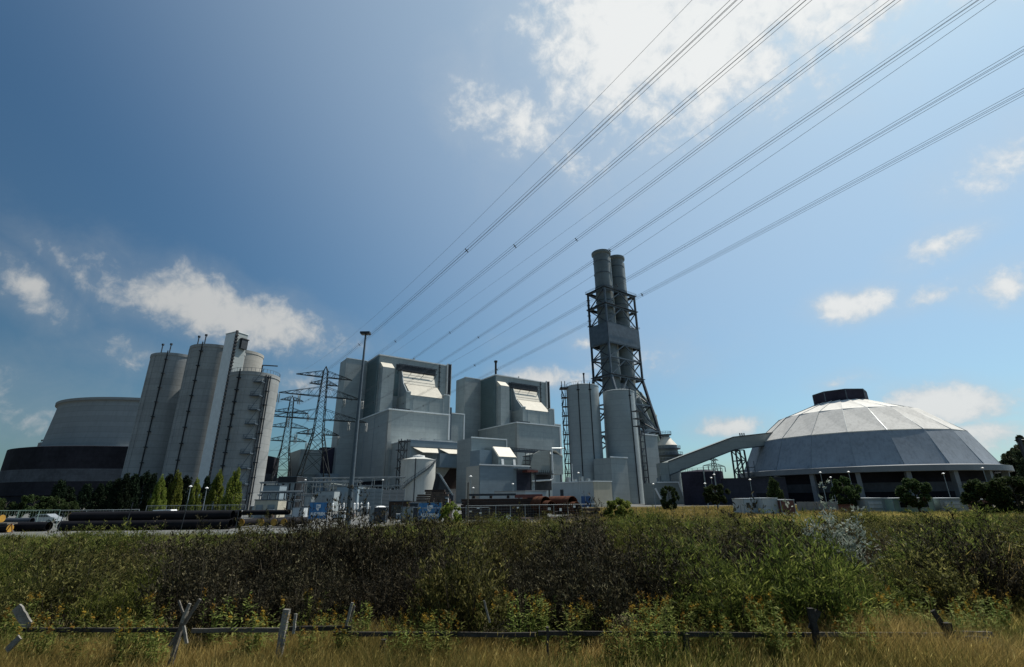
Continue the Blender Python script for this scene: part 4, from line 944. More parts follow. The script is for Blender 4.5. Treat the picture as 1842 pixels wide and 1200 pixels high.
for (p0, p1, Y, z, r, m, cp, lab) in ((-60, 4, 57, 1.45, .42, 'pipeblack', 'yellowcap', 'black pipe with yellow cap on the upper row left of the stack'), (-60, 24, 56.6, .45, .42, 'pipeblack', 'yellowcap', 'black pipe with yellow cap on the ground left of the stack'),
                                     (36, 93, 58.5, .52, .5, 'pipeblack', None, 'short thick black pipe lying alone on the gravel'), (2, 60, 62, 1.0, .36, 'dark_steel', None, 'dark pipe raised behind the short thick pipe'),
                                     (436, 520, 64, 1.62, .3, 'pipeblack', 'white', 'black pipe with pale cap resting on three yellow-capped pipes')):
    pipe(q(p0, Y), q(p1, Y), Y, z, r, m, lab, 'loose pipes in the yard', cp, capside=-1 if cp == 'white' else 1)
for k, px in enumerate((436, 471, 494, 512)):
    Y = 60.5; o = pipe(q(px, Y), q(px, Y) + .9, Y, .6, .42, 'pipeblack', 'black pipe end with yellow cap under the pale-capped pipe', 'yellow-capped pipe ends', 'yellowcap', dy=5.5, capside=-1)
o = tag(box(q(2, 57), q(26, 57), 56.4, 57.6, .86, 1.02).build('pipe_saddle', 'wood'), 'timber saddle between the two left yellow-capped pipes', 'timber')
# pallets and clamps
t = thing('pipe_clamp', 'orange strap frame on the yellow-capped pipe end', 'clamp', (q(20, 56.2), 56.1, 0)); MB().bar((0, 0, 0), (.4, 0, .95), .06).bar((.4, 0, .95), (.75, 0, 0), .06).build('frame', 'rust', t)

def banner(px0, px1, pt, pb, Y, label):
    a, b = at(px0, 920, Y), at(px1, 920, Y); zt, zb = at((px0 + px1) / 2, pt, Y).z, at((px0 + px1) / 2, pb, Y).z; w = b.x - a.x; h = zt - zb
    t = thing('company_banner', label, 'banner', (a.x, Y, 0))
    bn = MB(); n = 16; vs = []
    for j in range(9):
        for i in range(n + 1):
            vs.append((w * i / n, .03 * math.sin(i * 1.3 + j * .6), zb + h * j / 8))
    vs += [(x, y + .02, z) for x, y, z in vs]; k = 9 * (n + 1)
    fs = [(j * (n + 1) + i, j * (n + 1) + i + 1, (j + 1) * (n + 1) + i + 1, (j + 1) * (n + 1) + i) for j in range(8) for i in range(n)]
    fs += [tuple(k + q_ for q_ in f[::-1]) for f in fs]; bn.add(vs, fs); bn.build('cloth', 'bannerblue', t)
    fr = MB()
    for x in (-.06, w + .06): fr.bar((x, .1, 0), (x, .1, zt + .1), .09)
    fr.bar((-.06, .1, zt + .05), (w + .06, .1, zt + .05), .07).bar((-.06, .1, zb - .05), (w + .06, .1, zb - .05), .07); fr.build('frame', 'galv', t)
    cu = bpy.data.curves.new('lettering', 'FONT'); cu.body = 'AUG.PRIEN'; cu.size = h * .25; cu.extrude = .004; cu.offset = .022; cu.align_x = 'CENTER'
    to = bpy.data.objects.new('tmp_text', cu); COL.objects.link(to); dg = bpy.context.evaluated_depsgraph_get()
    me = bpy.data.meshes.new_from_object(to.evaluated_get(dg)); bpy.data.objects.remove(to); me.materials.clear(); me.materials.append(MATS['white'])
    tw = max(v.co.x for v in me.vertices) - min(v.co.x for v in me.vertices)
    o = link('lettering', me, t); s = w * .82 / tw; o.scale = (s, 1.1, 1); o.rotation_euler = (R(90), 0, 0); o.location = (w * .5, -.055, zb + h * .2)
    e = MB()                                # shield emblem: pale shield with a letter-like cut
    x0, x1, z0, z1 = w * .38, w * .63, zb + h * .47, zb + h * .88; m = (x0 + x1) / 2; sw = x1 - x0
    e.prism([(x0, 0, z1), (x0, 0, z0 + (z1 - z0) * .42), (x0 + sw * .22, 0, z0 + (z1 - z0) * .16), (m, 0, z0), (x0 + sw * .66, 0, z0 + (z1 - z0) * .22), (x0 + sw * .66, 0, z0 + (z1 - z0) * .45), (x1, 0, z0 + (z1 - z0) * .52), (x1, 0, z1)], (0, .02, 0))
    eo = e.build('emblem', 'white', t); eo.location = (0, -.065, 0)
    m2 = MB(); m2.box(x0 + sw * .40, x0 + sw * .48, -.082, -.07, z0 + (z1 - z0) * .3, z0 + (z1 - z0) * .86).box(x0 + sw * .48, x0 + sw * .8, -.082, -.07, z0 + (z1 - z0) * .62, z0 + (z1 - z0) * .70).box(x0 + sw * .12, x0 + sw * .30, -.082, -.07, z0 + (z1 - z0) * .45, z0 + (z1 - z0) * .86)
    m2.build('emblem_mark', 'bannerblue', t)
banner(753, 793, 905, 936, 62, 'blue banner with white shield and lettering below the rusty steel stack')
banner(556, 588, 904, 933, 64, 'smaller blue banner with white shield standing left of the tall light mast')

# steel stack, rusty beams and large rusty pipes
t0 = at(742, 905, 84)
mebeam = {}
def beam(x, y, z, lx, ly, lz, m, label, grp):
    tag(box(x, x + lx, y, y + ly, z, z + lz).build('steel_beam', m), label, 'steel beam', grp)
rb = random.Random(5)
X0, X1 = at(740, 905, 84).x, at(814, 905, 84).x
for j in range(9):
    z = 1.15 + j * .37; w = (X1 - X0) * (1 if j < 4 else .78 if j < 7 else .5); xs = X0 + (.0 if j < 4 else .9 if j < 7 else 2.2)
    for k in range(3):
        beam(xs + rb.uniform(-.25, .2), 84 + k * .95, z, w * rb.uniform(.86, 1.0), .85, .33, rb.choice(('steelpile', 'rust_dark', 'steelpile')), 'brown steel beam in the tall crib stack behind the blue banner', 'steel beams in the crib stack')
for k in range(5): tag(box(X0 + k * 1.5, X0 + k * 1.5 + .4, 83.9, 86.9, .012, 1.13).build('support_block', 'rust_dark'), 'dark support block under the brown steel crib stack', 'support', 'blocks under the crib stack')
X0, X1 = at(832, 905, 76).x, at(985, 905, 76).x
for j in range(7):
    z = .02 + j * .42
    for k in range(4):
        beam(X0 + rb.uniform(-.3, .4), 75 + k * 1.05, z, (X1 - X0) * rb.uniform(.9, 1.0), .95, .38, 'rust_dark', 'long dark rusty sheet pile in the flat stack behind the site fence', 'sheet piles behind the site fence')
beam(X0 + 1, 75.2, 3.35, (X1 - X0) * .55, .5, .3, 'dark_steel', 'black steel girder lying across the top of the sheet piles', None)
for k in range(3): tag(box(X0 + 1.5 + k * 2.6, X0 + 1.9 + k * 2.6, 75.2, 77, 2.97, 3.34).build('spacer_block', 'rust_dark'), 'small spacer block under the black girder', 'support', 'spacer blocks under the girder')
beam(at(926, 905, 76).x, 75.4, 3.0, 4.2, .8, .5, 'redsteel', 'red steel frame piece on top of the sheet piles', None)
for i, (px, pz, Y, r, ln_) in enumerate(((946, 1.75, 77.5, 1.1, 4.6), (966, 1.35, 75.6, .9, 3.2), (992, 1.75, 77.2, 1.1, 4.6), (1010, 1.2, 75.5, .85, 3.2))):
    x = at(px, 905, Y).x
    pipe(x, x + ln_ * .62, Y, pz + .35, r, 'rust', 'large rust-red open pipe on the pile behind the site fence', 'large rust-red pipes', dy=-ln_ * .78)
beam(at(930, 905, 73).x, 70.6, .02, 10., 5.2, .3, 'rust_dark', 'dark cribbing deck carrying the rust-red pipes', None)
X0 = at(990, 905, 76).x
for k in range(9):
    beam(X0 + rb.uniform(0, 4), 74.5 + rb.uniform(0, 3.5), .02 + (k % 3) * .5, rb.uniform(3, 5), .5, .42, rb.choice(('rust_dark', 'steelpile')), 'loose rusty beam lying right of the rust-red pipes', 'loose rusty beams')
# dark A-frame hopper machine
q_ = at(790, 880, 110)
t = thing('screening_machine', 'dark blue A-shaped screening machine above the brown steel stack', 'machine', (q_.x, 110, 0), 0)
MB().bar((-2.1, 0, 0), (-.4, 0, 8.2), .7).build('leg', 'black', t); MB().bar((-1, 0, 0), (-.2, 0, 7.2), .45).build('leg', 'black', t)
MB().prism([(-.6, 0, 8.3), (.2, 0, 7.9), (2.6, 0, 4.2), (-.9, 0, 4.0)], (0, 1.6, 0)).build('hopper', 'car_dark', t)
MB().bar((-.2, -.3, 8.3), (3.1, -.3, 3.6), .3).build('conveyor_belt', 'galv', t)
box(-.8, 3.2, -.2, 2, 2.6, 4.0).build('chassis', 'dark_steel', t); box(-.5, 2.9, 0, 1.8, 0, 2.58).build('track', 'tyre', t)
# white water tank
q_ = at(685, 912, 82)
t = thing('water_container', 'small white round water container with blue label on the yard', 'container', (q_.x, 82, 0))
MB().lathe([(.9, .35), (.95, .5), (.95, 1.55), (1.05, 1.6), (1.05, 1.72), (.5, 1.95), (.05, 2.0)], 28).build('tank', 'white', t)
box(-.2, .25, -1.0, -.955, .75, 1.35).build('label_plate', 'doorblue', t); box(-.7, .7, -.7, .7, 0, .34).build('pallet', 'wood', t)
equipment(700, 735, 902, 80, 2.4, 'rust_dark', 'dark steel skip next to the small white water container', 'skip', 1)
equipment(737, 752, 906, 72, 2.2, 'dark_steel', 'narrow dark crate left of the bigger blue banner', 'crate', 1)
equipment(800, 806, 895, 84, .7, 'cont_white', 'slim portable white toilet beside the brown steel stack', 'toilet', 1)

CR = random.Random(77)
for k in range(34):
    px = CR.uniform(590, 745) if k < 22 else CR.uniform(445, 560); Y = CR.uniform(66, 104); q_ = at(px, 915, Y)
    w_, d_, h_ = CR.uniform(.8, 2.6), CR.uniform(.8, 1.6), CR.uniform(.6, 2.3)
    m = CR.choice(('cont_white', 'galv', 'mid_steel', 'steelpile', 'wood', 'cont_grey', 'dark_steel', 'clad_blue'))
    nice = {'cont_white': 'white', 'galv': 'galvanised grey', 'mid_steel': 'slate grey', 'steelpile': 'brown', 'wood': 'timber', 'cont_grey': 'pale grey', 'dark_steel': 'black', 'clad_blue': 'blue-grey'}[m]
    t = thing('storage_crate', nice + ' storage crate standing in the cluttered yard ' + ('right of the tall light mast' if px > 635 else 'left of the tall light mast'), 'crate', (q_.x, Y, 0), CR.uniform(-.3, .3), 'storage crates in the yard')
    box(0, w_, 0, d_, .16, h_).build('box', m, t)
    for x in (.05, w_ / 2 - .06, w_ - .17): box(x, x + .12, .02, d_ - .02, 0, .155).build('runner', 'wood', t)
    for x in (.0, w_ - .09): box(x, x + .09, -.035, -.002, .16, h_).build('corner_batten', 'galv', t)
    box(-.03, w_ + .03, -.03, d_ + .03, h_ + .002, h_ + .06).build('lid', 'mid_steel' if k % 3 else 'cont_white', t)

# ------------------------------------------------------------------ site fences
def tubefence(px0, px1, Y0, Y1, n, h, label, m='galv', rails=(.15, 1.), signs=(), mesh=True):
    a, b = at(px0, 920, Y0), at(px1, 920, Y1); a.z = b.z = 0; d = b - a; ln = d.length
    t = thing('site_fence', label, 'fence', tuple(a), math.atan2(d.y, d.x))
    for k in range(n + 1): MB().tube((ln * k / n, 0, 0), (ln * k / n, 0, h), .035, n=7).build('post', m, t)
    for r_ in rails: MB().tube((0, -.01, h * r_), (ln, -.01, h * r_), .03, n=6).build('rail', m, t)
    if mesh:
        w = MB()
        for k in range(int(ln / .35)): w.tube((k * .35, .01, .1), (k * .35, .01, h), .0055, n=3, cap=False)
        for z in np.arange(.2, h, .3): w.tube((0, .01, z), (ln, .01, z), .0055, n=3, cap=False)
        o = w.build('wire_mesh', m, t)
    for (f, z, sw, sh) in signs: box(ln * f, ln * f + sw, -.07, -.045, z, z + sh).build('sign_plate', 'white', t)
    return t
tubefence(838, 1072, 64, 67, 9, 2.15, 'grey mesh site fence with white sign plates before the rusty steel', signs=((.08, 1.8, .35, .16), (.3, .5, .6, .5), (.38, 1.75, .35, .18), (.62, 1.5, .35, .3), (.71, 1.35, .3, .35), (.82, 1.75, .3, .25), (.93, 1.7, .2, .2)))
tubefence(760, 880, 60.5, 61, 3, 2.0, 'lower mesh fence panel beside the bigger blue banner', signs=((.7, 1.5, .3, .14), (.85, 1.3, .3, .14)))
tubefence(-40, 108, 66, 66, 4, 2.15, 'pale grey mesh fence behind the yellow-capped pipes', 'cont_green')
tubefence(108, 250, 66, 67, 3, 2.1, 'pale grey mesh fence behind the left end of the pipe stack', 'cont_grey')
tubefence(262, 440, 70, 70, 5, 2.5, 'pale grey railing behind the right half of the pipe stack', 'galv')
for i, (px, pb, pt, Y, tl) in enumerate(((102, 962, 924, 48, .35), (222, 966, 904, 47.5, .35), (325, 958, 900, 47.5, .3), (424, 950, 905, 50, .1), (586, 945, 908, 52, .05), (656, 940, 908, 54, .05), (722, 940, 898, 57, .05), (841, 935, 868, 60, .0), (1075, 932, 905, 64, 0.))):
    q_ = at(px, pb, Y); h = at(px, pt, Y).z
    t = thing('fence_post', 'thin leaning dark fence post at the road edge' if i < 3 else ('tall brown timber post before the sheet piles' if i == 7 else 'thin upright dark fence post at the yard edge'), 'post', (q_.x, q_.y, 0), 0, None if i == 7 else ('leaning fence posts by the road' if i < 3 else 'thin fence posts along the yard'))
    if i == 7: MB().bar((0, 0, 0), (0, 0, h), .16).build('shaft', 'wood', t)
    else: MB().tube((-tl * .3, 0, 0), (tl * .4, 0, h), .035, n=7).build('shaft', 'dark_steel', t)
    box(-.08, .08, -.08, .08, 0, .05).build('foot', 'concrete_grey', t)
    if i < 8:
        m = MB()
# small garden-like fence posts on the right field
for k in range(13):
    px = 1082 + k * 21; Y = 70 + k * .7; q_ = at(px, 925, Y)
    t = thing('field_post', 'thin dark wire-fence post in the golden grass before the plant', 'post', (q_.x, Y, 0), 0, 'wire fence posts in the golden grass')
    MB().tube((0, 0, 0), (.02, 0, 1.55), .03, n=6).build('shaft', 'dark_steel', t); box(-.03, .05, -.04, .04, 1.5, 1.58).build('cap', 'galv', t)

# ------------------------------------------------------------------ containers by the dome
def container(px0, px1, pt, pb, Y, m, label, win=0, redbase=False, slope=False):
    a, b = at(px0, pb, Y), at(px1, pb, Y); h = at((px0 + px1) / 2, pt, Y).z; w = b.x - a.x
    t = thing('site_container', label, 'container', (a.x, Y, 0), R(-4), 'site containers before the dome')
    box(0, w, 0, 4.8, .1, h).build('body', m, t); box(-.05, w + .05, -.06, 4.85, h, h + .12).build('roof', 'cont_white', t)
    box(.1, w - .1, .1, 4.7, 0, .09).build('skid', 'dark_steel', t)
    for x in (0, w - .1): box(x, x + .1, -.03, -.002, .1, h).build('corner_post', 'cont_grey', t)
    k = int(w / .28); me = box(0, .12, -.02, -.003, .3, h - .2).mesh('rib', m)
    if win:
        for i in range(win):
            x0, x1 = w * (.14 + i * .8 / win), w * (.14 + (i + .72) * .8 / win)
            f = box(x0, x1, -.06, -.01, h * .40, h * .82).build('window_frame', 'cont_white', t); box(x0 + .08, x1 - .08, -.075, -.062, h * .44, h * .78).build('window_pane', 'glassdark' if m != 'cont_grey' else 'cont_white', f)
            box(x0 + .08, x1 - .08, -.09, -.076, h * .60, h * .62).build('glazing_bar', 'dark_steel', f)
    else:
        for i in range(k): o = link('rib', me, t); o.location = (.1 + i * .28, 0, 0)
    if redbase: box(w * .2, w * .8, -.1, -.01, .1, .4).build('step', 'redsteel', t)
container(1340, 1367, 898, 923, 82, 'cont_white', 'white site container with two small dark windows', 2)
container(1374, 1402, 897, 925, 80, 'cont_white', 'white ribbed site container behind the small slanting tree')
container(1407, 1432, 900, 925, 79, 'cont_red', 'dark red ribbed site container next to the concrete wall')
container(1561, 1601, 897, 926, 79, 'cont_grey', 'pale grey container with one large window and red step', 1, True)
container(1612, 1682, 897, 926, 77, 'cont_green', 'pale green site container with windows behind the round tree', 3)
container(1698, 1743, 897, 927, 76, 'cont_grey', 'pale grey site container with a wide window beside the green one', 1)
container(1745, 1790, 899, 928, 78, 'cont_red', 'dark red-brown container half hidden by bushes', 0)
a, b = at(1433, 905, 92), at(1640, 905, 86)
t = thing('concrete_wall', 'long low concrete wall of panels in front of the dome', 'wall', (a.x, a.y, 0), math.atan2(b.y - a.y, b.x - a.x))
ln = math.hypot(b.x - a.x, b.y - a.y); me = box(.03, ln / 11 - .03, 0, .25, 0, 1.75).mesh('panel', 'concrete_grey')
for k in range(11): o = link('panel', me, t); o.location = (k * ln / 11, RNG.uniform(-.02, .02), RNG.uniform(-.02, .02))
box(0, ln, .08, .2, 0, 1.6).build('backing', 'concrete_grey', t)
t = thing('red_planter', 'red brick-coloured planter box under the round tree', 'planter', tuple(Vector((at(1522, 920, 80).x, 80, 0))))
box(-.7, .9, -.6, .6, 0, 1.4).build('box', 'cont_red', t); box(-.8, 1., -.7, .7, 1.4, 1.5).build('rim', 'rust', t)
# roadside utility mast at far right
q_ = at(1832, 815, 120); h = at(1824, 790, 120).z
t = thing('utility_mast', 'dark leaning utility mast with side arm before the far wood', 'mast', (q_.x + 1.6, 120, 0))
MB().bar((0, 0, 0), (-.3, 0, h), .6).build('post', 'dark_steel', t); MB().path([(-.3, 0, h - .3), (1.6, 0, h - .1), (2.4, 0, h - .9)], .12, 6).build('arm', 'dark_steel', t); box(-.7, .2, -.3, .3, h, h + .3).build('cap', 'dark_steel', t)

# ------------------------------------------------------------------ parked cars
def car(px, Y, m, label, rz=0., van=False):
    q_ = at(px, 912, Y)
    t = thing('parked_car', label, 'car' if not van else 'van', (q_.x, Y, 0), rz, 'cars parked behind the pipe stack')
    hh = 1.9 if van else 1.45
    sec = ([(-2.1, .35), (-2.15, .8), (-2.0, 1.0), (-1.2, 1.05), (-.75, hh - .05), (1.7, hh), (2.05, 1.1), (2.1, .4)] if van else [(-2.1, .35), (-2.15, .7), (-1.95, .86), (-1.05, .93), (-.45, hh - .04), (.8, hh), (1.55, 1.0), (2.05, .92), (2.12, .4)])
    b = MB().prism([(x, -.82, z) for x, z in sec], (0, 1.64, 0)).build('body', m, t)
    for y in (-.835, .81): MB().prism([(-.95, y, .98), (-.42, y, hh - .16), (.75 if not van else 1.5, y, hh - .13), (1.32 if not van else 1.8, y, 1.02)], (0, .025, 0)).build('side_window', 'glassdark', b)
    MB().prism([(-1.04, -.7, .97), (-1.04, .7, .97), (-.52, .64, hh - .1), (-.52, -.64, hh - .1)], (-.03, 0, .02)).build('windscreen', 'glassdark', b)
    me = MB().tube((0, -.1, 0), (0, .1, 0), .32, n=18).mesh('tyre', 'tyre'); mr_ = MB().tube((0, -.115, 0), (0, .115, 0), .2, n=12).mesh('rim', 'galv')
    for x in (-1.35, 1.35):
        for y in (-.76, .76):
            w = link('tyre', me, t); w.location = (x, y, .32); link('rim', mr_, w)
    for y in (-.6, .6): box(-2.18, -2.1, y - .16, y + .16, .62, .78).build('headlight', 'white', t)
for i, (px, m, lab, van) in enumerate(((292, 'car_white', 'white van parked behind the pipe stack below the first sunlit poplar', True), (318, 'car_silver', 'silver car parked next to the white van', False), (344, 'car_silver', 'silver car parked under the second sunlit poplar', False), (370, 'car_white', 'white car parked between two silver cars', False),
                                       (396, 'car_silver', 'silver car parked at the end of the car row', False), (205, 'car_white', 'white car parked behind the left half of the pipe stack', False), (178, 'car_dark', 'dark car parked next to a white car by the dark trees', False), (232, 'car_red', 'dark red car parked in the shade of the dark poplars', False), (85, 'car_silver', 'silver car parked behind the mesh fence and yellow-capped pipes', False))):
    car(px, 76 + (i % 3) * .6, m, lab, R(6 * (-1) ** i), van)

# ------------------------------------------------------------------ trees
def leafcloud(n, rad, size, squash=1., seed=0, clumps=26, prof=None, aspect=.6):
    """quads spread through clumps inside an ellipsoid (or a profile radius(z)) of unit height"""
    g = np.random.default_rng(seed)
    cz = g.uniform(0.02, 1, clumps); a = g.uniform(0, 2 * np.pi, clumps)
    pr = np.array([prof(z) for z in cz]) * rad
    cr = pr * np.sqrt(g.uniform(.15, 1., clumps)); cs = g.uniform(.10, .24, clumps)
    k = g.integers(0, clumps, n); d = g.normal(size=(n, 3)); d /= np.linalg.norm(d, axis=1)[:, None]
    rr_ = g.uniform(.3, 1., n) ** .6
    cen = np.stack([cr[k] * np.cos(a[k]), cr[k] * np.sin(a[k]), cz[k]], 1) + d * (rr_ * cs[k])[:, None] * np.array([rad * .95, rad * .95, squash])
    t1 = g.normal(size=(n, 3)); t1 /= np.linalg.norm(t1, axis=1)[:, None]; t2 = np.cross(t1, g.normal(size=(n, 3))); t2 /= np.linalg.norm(t2, axis=1)[:, None]
    s = size * g.uniform(.55, 1.35, n)[:, None]
    v = np.stack([cen - t1 * s, cen + t2 * s * aspect, cen + t1 * s, cen - t2 * s * aspect], 1).reshape(-1, 3)
    f = np.arange(4 * n).reshape(n, 4)
    return v, f, np.clip(g.uniform(0, 1, n) * .6 + g.uniform(0, .4, clumps)[k], 0, 1)
def limbs(h, r, spread, n, seed, z0=.2):
    g = random.Random(seed); m = MB()
    m.tube((0, 0, 0), (.02 * h, 0, h * .45), r, r * .6, 8).tube((.02 * h, 0, h * .45), (0, .02 * h, h * .9), r * .6, r * .15, 7)
    br = MB()
    for k in range(n):
        z = h * (z0 + (.8 - z0) * k / n); a = g.uniform(0, 6.28); l = spread * g.uniform(.45, .85)
        br.tube((0, 0, z), (l * math.cos(a), l * math.sin(a), z + l * g.uniform(.5, 1.1)), r * .3, r * .08, 5)
    return m, br
TREES = {}
def tree(kind, loc, h, w, label, group, lm, seed, name='tree'):
    key = (kind, seed)
    if key not in TREES:
        g = seed * 17 + 3
        if kind == 'poplar': pf = lambda z: (.35 + .65 * min(1., z / .22)) * (1.02 - z) ** .55; n, cl, sz, z0 = 6500, 64, .034, .04
        elif kind == 'round': pf = lambda z: math.sqrt(max(.02, 1 - (2 * z - 1) ** 2)); n, cl, sz, z0 = 8000, 46, .038, .26
        else: pf = lambda z: .35 + .65 * math.sqrt(max(.02, 1 - (2 * z - 1) ** 2)); n, cl, sz, z0 = 8000, 56, .036, .1
        v, f, rn = leafcloud(n, .5, sz, .9 if kind == 'poplar' else .75, g, cl, pf)
        v[:, 2] = z0 + v[:, 2] * (1 - z0)
        if kind == 'poplar': v[:, :2] *= 1.0
        crown = npmesh('crown', v, f, lm, rn); tk, br = limbs(1., .028, .3 if kind != 'poplar' else .16, 14, g, z0)
        TREES[key] = (crown, tk.mesh('trunk', 'bark'), br.mesh('limbs', 'bark'))
    t = thing(name, label, 'tree', loc, random.Random(seed + int(loc[0] * 7)).uniform(0, 6.28), group)
    for nm, me in zip(('crown', 'trunk', 'limbs'), TREES[key]):
        o = link(nm, me, t); o.scale = (w, w, h) if nm == 'crown' else (h, h, h)
    return t
for i, (px, pt, w) in enumerate(((284, 864, 3.9), (311, 856, 4.3), (349, 868, 3.3), (387, 855, 4.6), (417, 853, 5.0))):
    Y = 112 + (i % 2) * 5; q_ = at(px, 900, Y); h = at(px, pt, Y).z
    tree('poplar', (q_.x, Y, 0), h, w, ('slim sunlit poplar at the left end of the lit poplar row', 'sunlit poplar second in the lit row before the stair tower silo', 'small narrow sunlit poplar in the middle of the lit row', 'tall sunlit poplar before the shorter silo, beside the widest one', 'widest sunlit poplar at the foot of the shorter silo')[i], 'sunlit poplars before the silos', 'poplar', i % 3)
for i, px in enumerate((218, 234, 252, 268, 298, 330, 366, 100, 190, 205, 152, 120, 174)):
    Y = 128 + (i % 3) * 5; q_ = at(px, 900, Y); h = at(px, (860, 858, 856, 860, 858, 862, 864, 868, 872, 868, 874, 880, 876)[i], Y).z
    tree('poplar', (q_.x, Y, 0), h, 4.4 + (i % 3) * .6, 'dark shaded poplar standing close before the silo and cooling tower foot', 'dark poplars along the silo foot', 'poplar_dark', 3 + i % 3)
for i, (px, pt, Y, w) in enumerate(((12, 899, 96, 5), (62, 892, 98, 5.5), (107, 895, 96, 3.6), (-20, 893, 100, 5), (128, 903, 92, 3))):
    q_ = at(px, 905, Y); h = at(px, pt, Y).z
    tree('bush', (q_.x, Y, 0), h, w, 'light green bush behind the left mesh fence below the cooling tower', 'bushes behind the left mesh fence', 'treeleaf', 6 + i % 2, 'bush')
for i, (px, pt, pb, Y, w, kd, lab) in enumerate(((1205, 876, 915, 110, 4., 'bush', 'dark bushy tree before the grey-green conveyor house'), (1291, 873, 912, 106, 5., 'round', 'round-crowned young tree before the purple tank'), (1401, 867, 925, 84, 3.6, 'poplar', 'small slanting tree between the white and red containers'),
                                               (1526, 862, 915, 82, 4.3, 'round', 'round-crowned tree standing above the red planter'), (1655, 864, 920, 75, 4.8, 'round', 'broad round tree in front of the pale green container'), (1785, 866, 925, 70, 5.6, 'bush', 'wide dark bush hiding the red-brown container'), (1836, 862, 925, 68, 6., 'bush', 'dark bush at the right edge beyond the golden grass'))):
    q_ = at(px, pb, Y); h = at(px, pt, Y).z
    tree(kd, (q_.x, Y, 0), h, w, lab, 'young trees along the plant road', 'treeleaf', 9 + i)
q_ = at(1112, 912, 58)
tree('bush', (q_.x, 58, 0), 2.6, 3.2, 'fresh green bush at the end of the site fence', None, 'broom_green', 30, 'bush')
q_ = at(812, 918, 57); tree('bush', (q_.x, 57, 0), 2.4, 2.6, 'yellow-green bush beside the bigger blue banner', None, 'poplar', 31, 'bush')
rt_ = random.Random(9)
for i in range(26):
    Y = rt_.uniform(230, 330); az = R(43.6 + i * .62); x = Y * math.tan(az); h = (22 + rt_.uniform(0, 8)) * (Y / 250) * min(1., .55 + i * .08)
    tree('bush', (x, Y, 0), h, h * rt_.uniform(.75, 1.), 'broad tree in the far wood right of the dome', 'trees of the far wood', 'farleaf', 40 + i % 4)
for i in range(16):
    Y = 420 + rt_.uniform(0, 60); x = at(1195 + i * 10, 890, Y).x
    tree('bush', (x, Y, 0), rt_.uniform(5, 8), rt_.uniform(8, 12), 'low far tree seen below the conveyor gallery', 'far trees below the conveyor', 'farleaf', 40 + i % 4)

# ------------------------------------------------------------------ foreground shrubs
def twigs(n_stem, per, h, rad, seed, lw=.016, ll=.16, lean=.35, up=.6):
    g = np.random.default_rng(seed)
    a = g.uniform(0, 2 * np.pi, n_stem); ro = rad * np.sqrt(g.uniform(0, 1, n_stem)); hs = h * (1 - .35 * (ro / rad) ** 2) * np.where(g.uniform(0, 1, n_stem) < .16, g.uniform(1.08, 1.5, n_stem), g.uniform(.55, 1.05, n_stem))
    base = np.stack([ro * .35 * np.cos(a), ro * .35 * np.sin(a), 0 * a], 1)
    tip = np.stack([ro * np.cos(a) + g.normal(0, .12, n_stem), ro * np.sin(a) + g.normal(0, .12, n_stem), hs], 1)
    V, Fa, rn = [], [], []
    # stems as thin two-segment ribbons
    mid = base * .45 + tip * .55 + np.stack([.18 * rad * np.cos(a), .18 * rad * np.sin(a), 0 * a], 1) * .6
    nsp = 9; ks = np.repeat(np.arange(n_stem), nsp); ts = .22 + .8 * g.uniform(0, 1, n_stem * nsp) ** .65     # side sprays along each stem
    so_ = ((1 - ts) ** 2)[:, None] * base[ks] + (2 * ts * (1 - ts))[:, None] * mid[ks] + (ts ** 2)[:, None] * tip[ks]
    sdir = g.normal(size=so_.shape); sdir[:, 2] = np.abs(sdir[:, 2]) * .8 + .25; sdir /= np.linalg.norm(sdir, axis=1)[:, None]; slen = g.uniform(.12, .34, len(so_)); stone = g.normal(0, .2, len(so_))
    kk = g.integers(0, n_stem * nsp, n_stem * per); k = ks[kk]
    p = so_[kk] + sdir[kk] * (slen[kk] * g.uniform(0, 1, len(kk)))[:, None] + g.normal(0, .022, (len(kk), 3))
    d = g.normal(size=p.shape); d[:, 2] = np.abs(d[:, 2]) * up + .35; d = d * .6 + sdir[kk] * .9; d /= np.linalg.norm(d, axis=1)[:, None]
    L_ = ll * g.uniform(.5, 1.5, len(p)); sd_ = np.cross(d, g.normal(size=p.shape)); sd_ /= np.linalg.norm(sd_, axis=1)[:, None]
    w = lw * g.uniform(.6, 1.5, len(p))
    q0 = p - sd_ * (w * .35)[:, None]; q1 = p + d * (L_ * .5)[:, None] + sd_ * w[:, None]; q2 = p + d * L_[:, None]; q3 = p + d * (L_ * .45)[:, None] - sd_ * w[:, None]
    v = np.stack([q0, q1, q2, q3], 1).reshape(-1, 3); v[:, 2] = np.maximum(v[:, 2], .0)
    f = np.arange(len(v)).reshape(-1, 4); r_ = np.clip(g.beta(1.3, 2.4, len(p)) + stone[kk], 0, 1)
    sw = g.normal(size=(n_stem, 3)); sw[:, 2] = 0; sw /= np.linalg.norm(sw, axis=1)[:, None]; sw *= .011
    sv_ = np.stack([base - sw, base + sw, mid + sw * .7, mid - sw * .7, mid - sw * .7, mid + sw * .7, tip + sw * .2, tip - sw * .2], 1).reshape(-1, 3)
    sf = np.arange(len(sv_)).reshape(-1, 4)
    return v, f, r_, sv_, sf, g.uniform(0, 1, len(sf))
SHV = []
KINDS = [('broom', 'dark olive broom shrub', 150, 62, 1.75, 1.15, .0135, .10),
         ('broom_green', 'fresh green broom shrub', 150, 58, 1.7, 1.1, .0115, .14),
         ('broom_brown', 'brown half-bare broom shrub', 140, 50, 1.8, 1.15, .0125, .09),
         ('broom_shaded', 'dense broom shrub with shade in its blackish leaves', 170, 62, 1.9, 1.2, .0125, .09)]
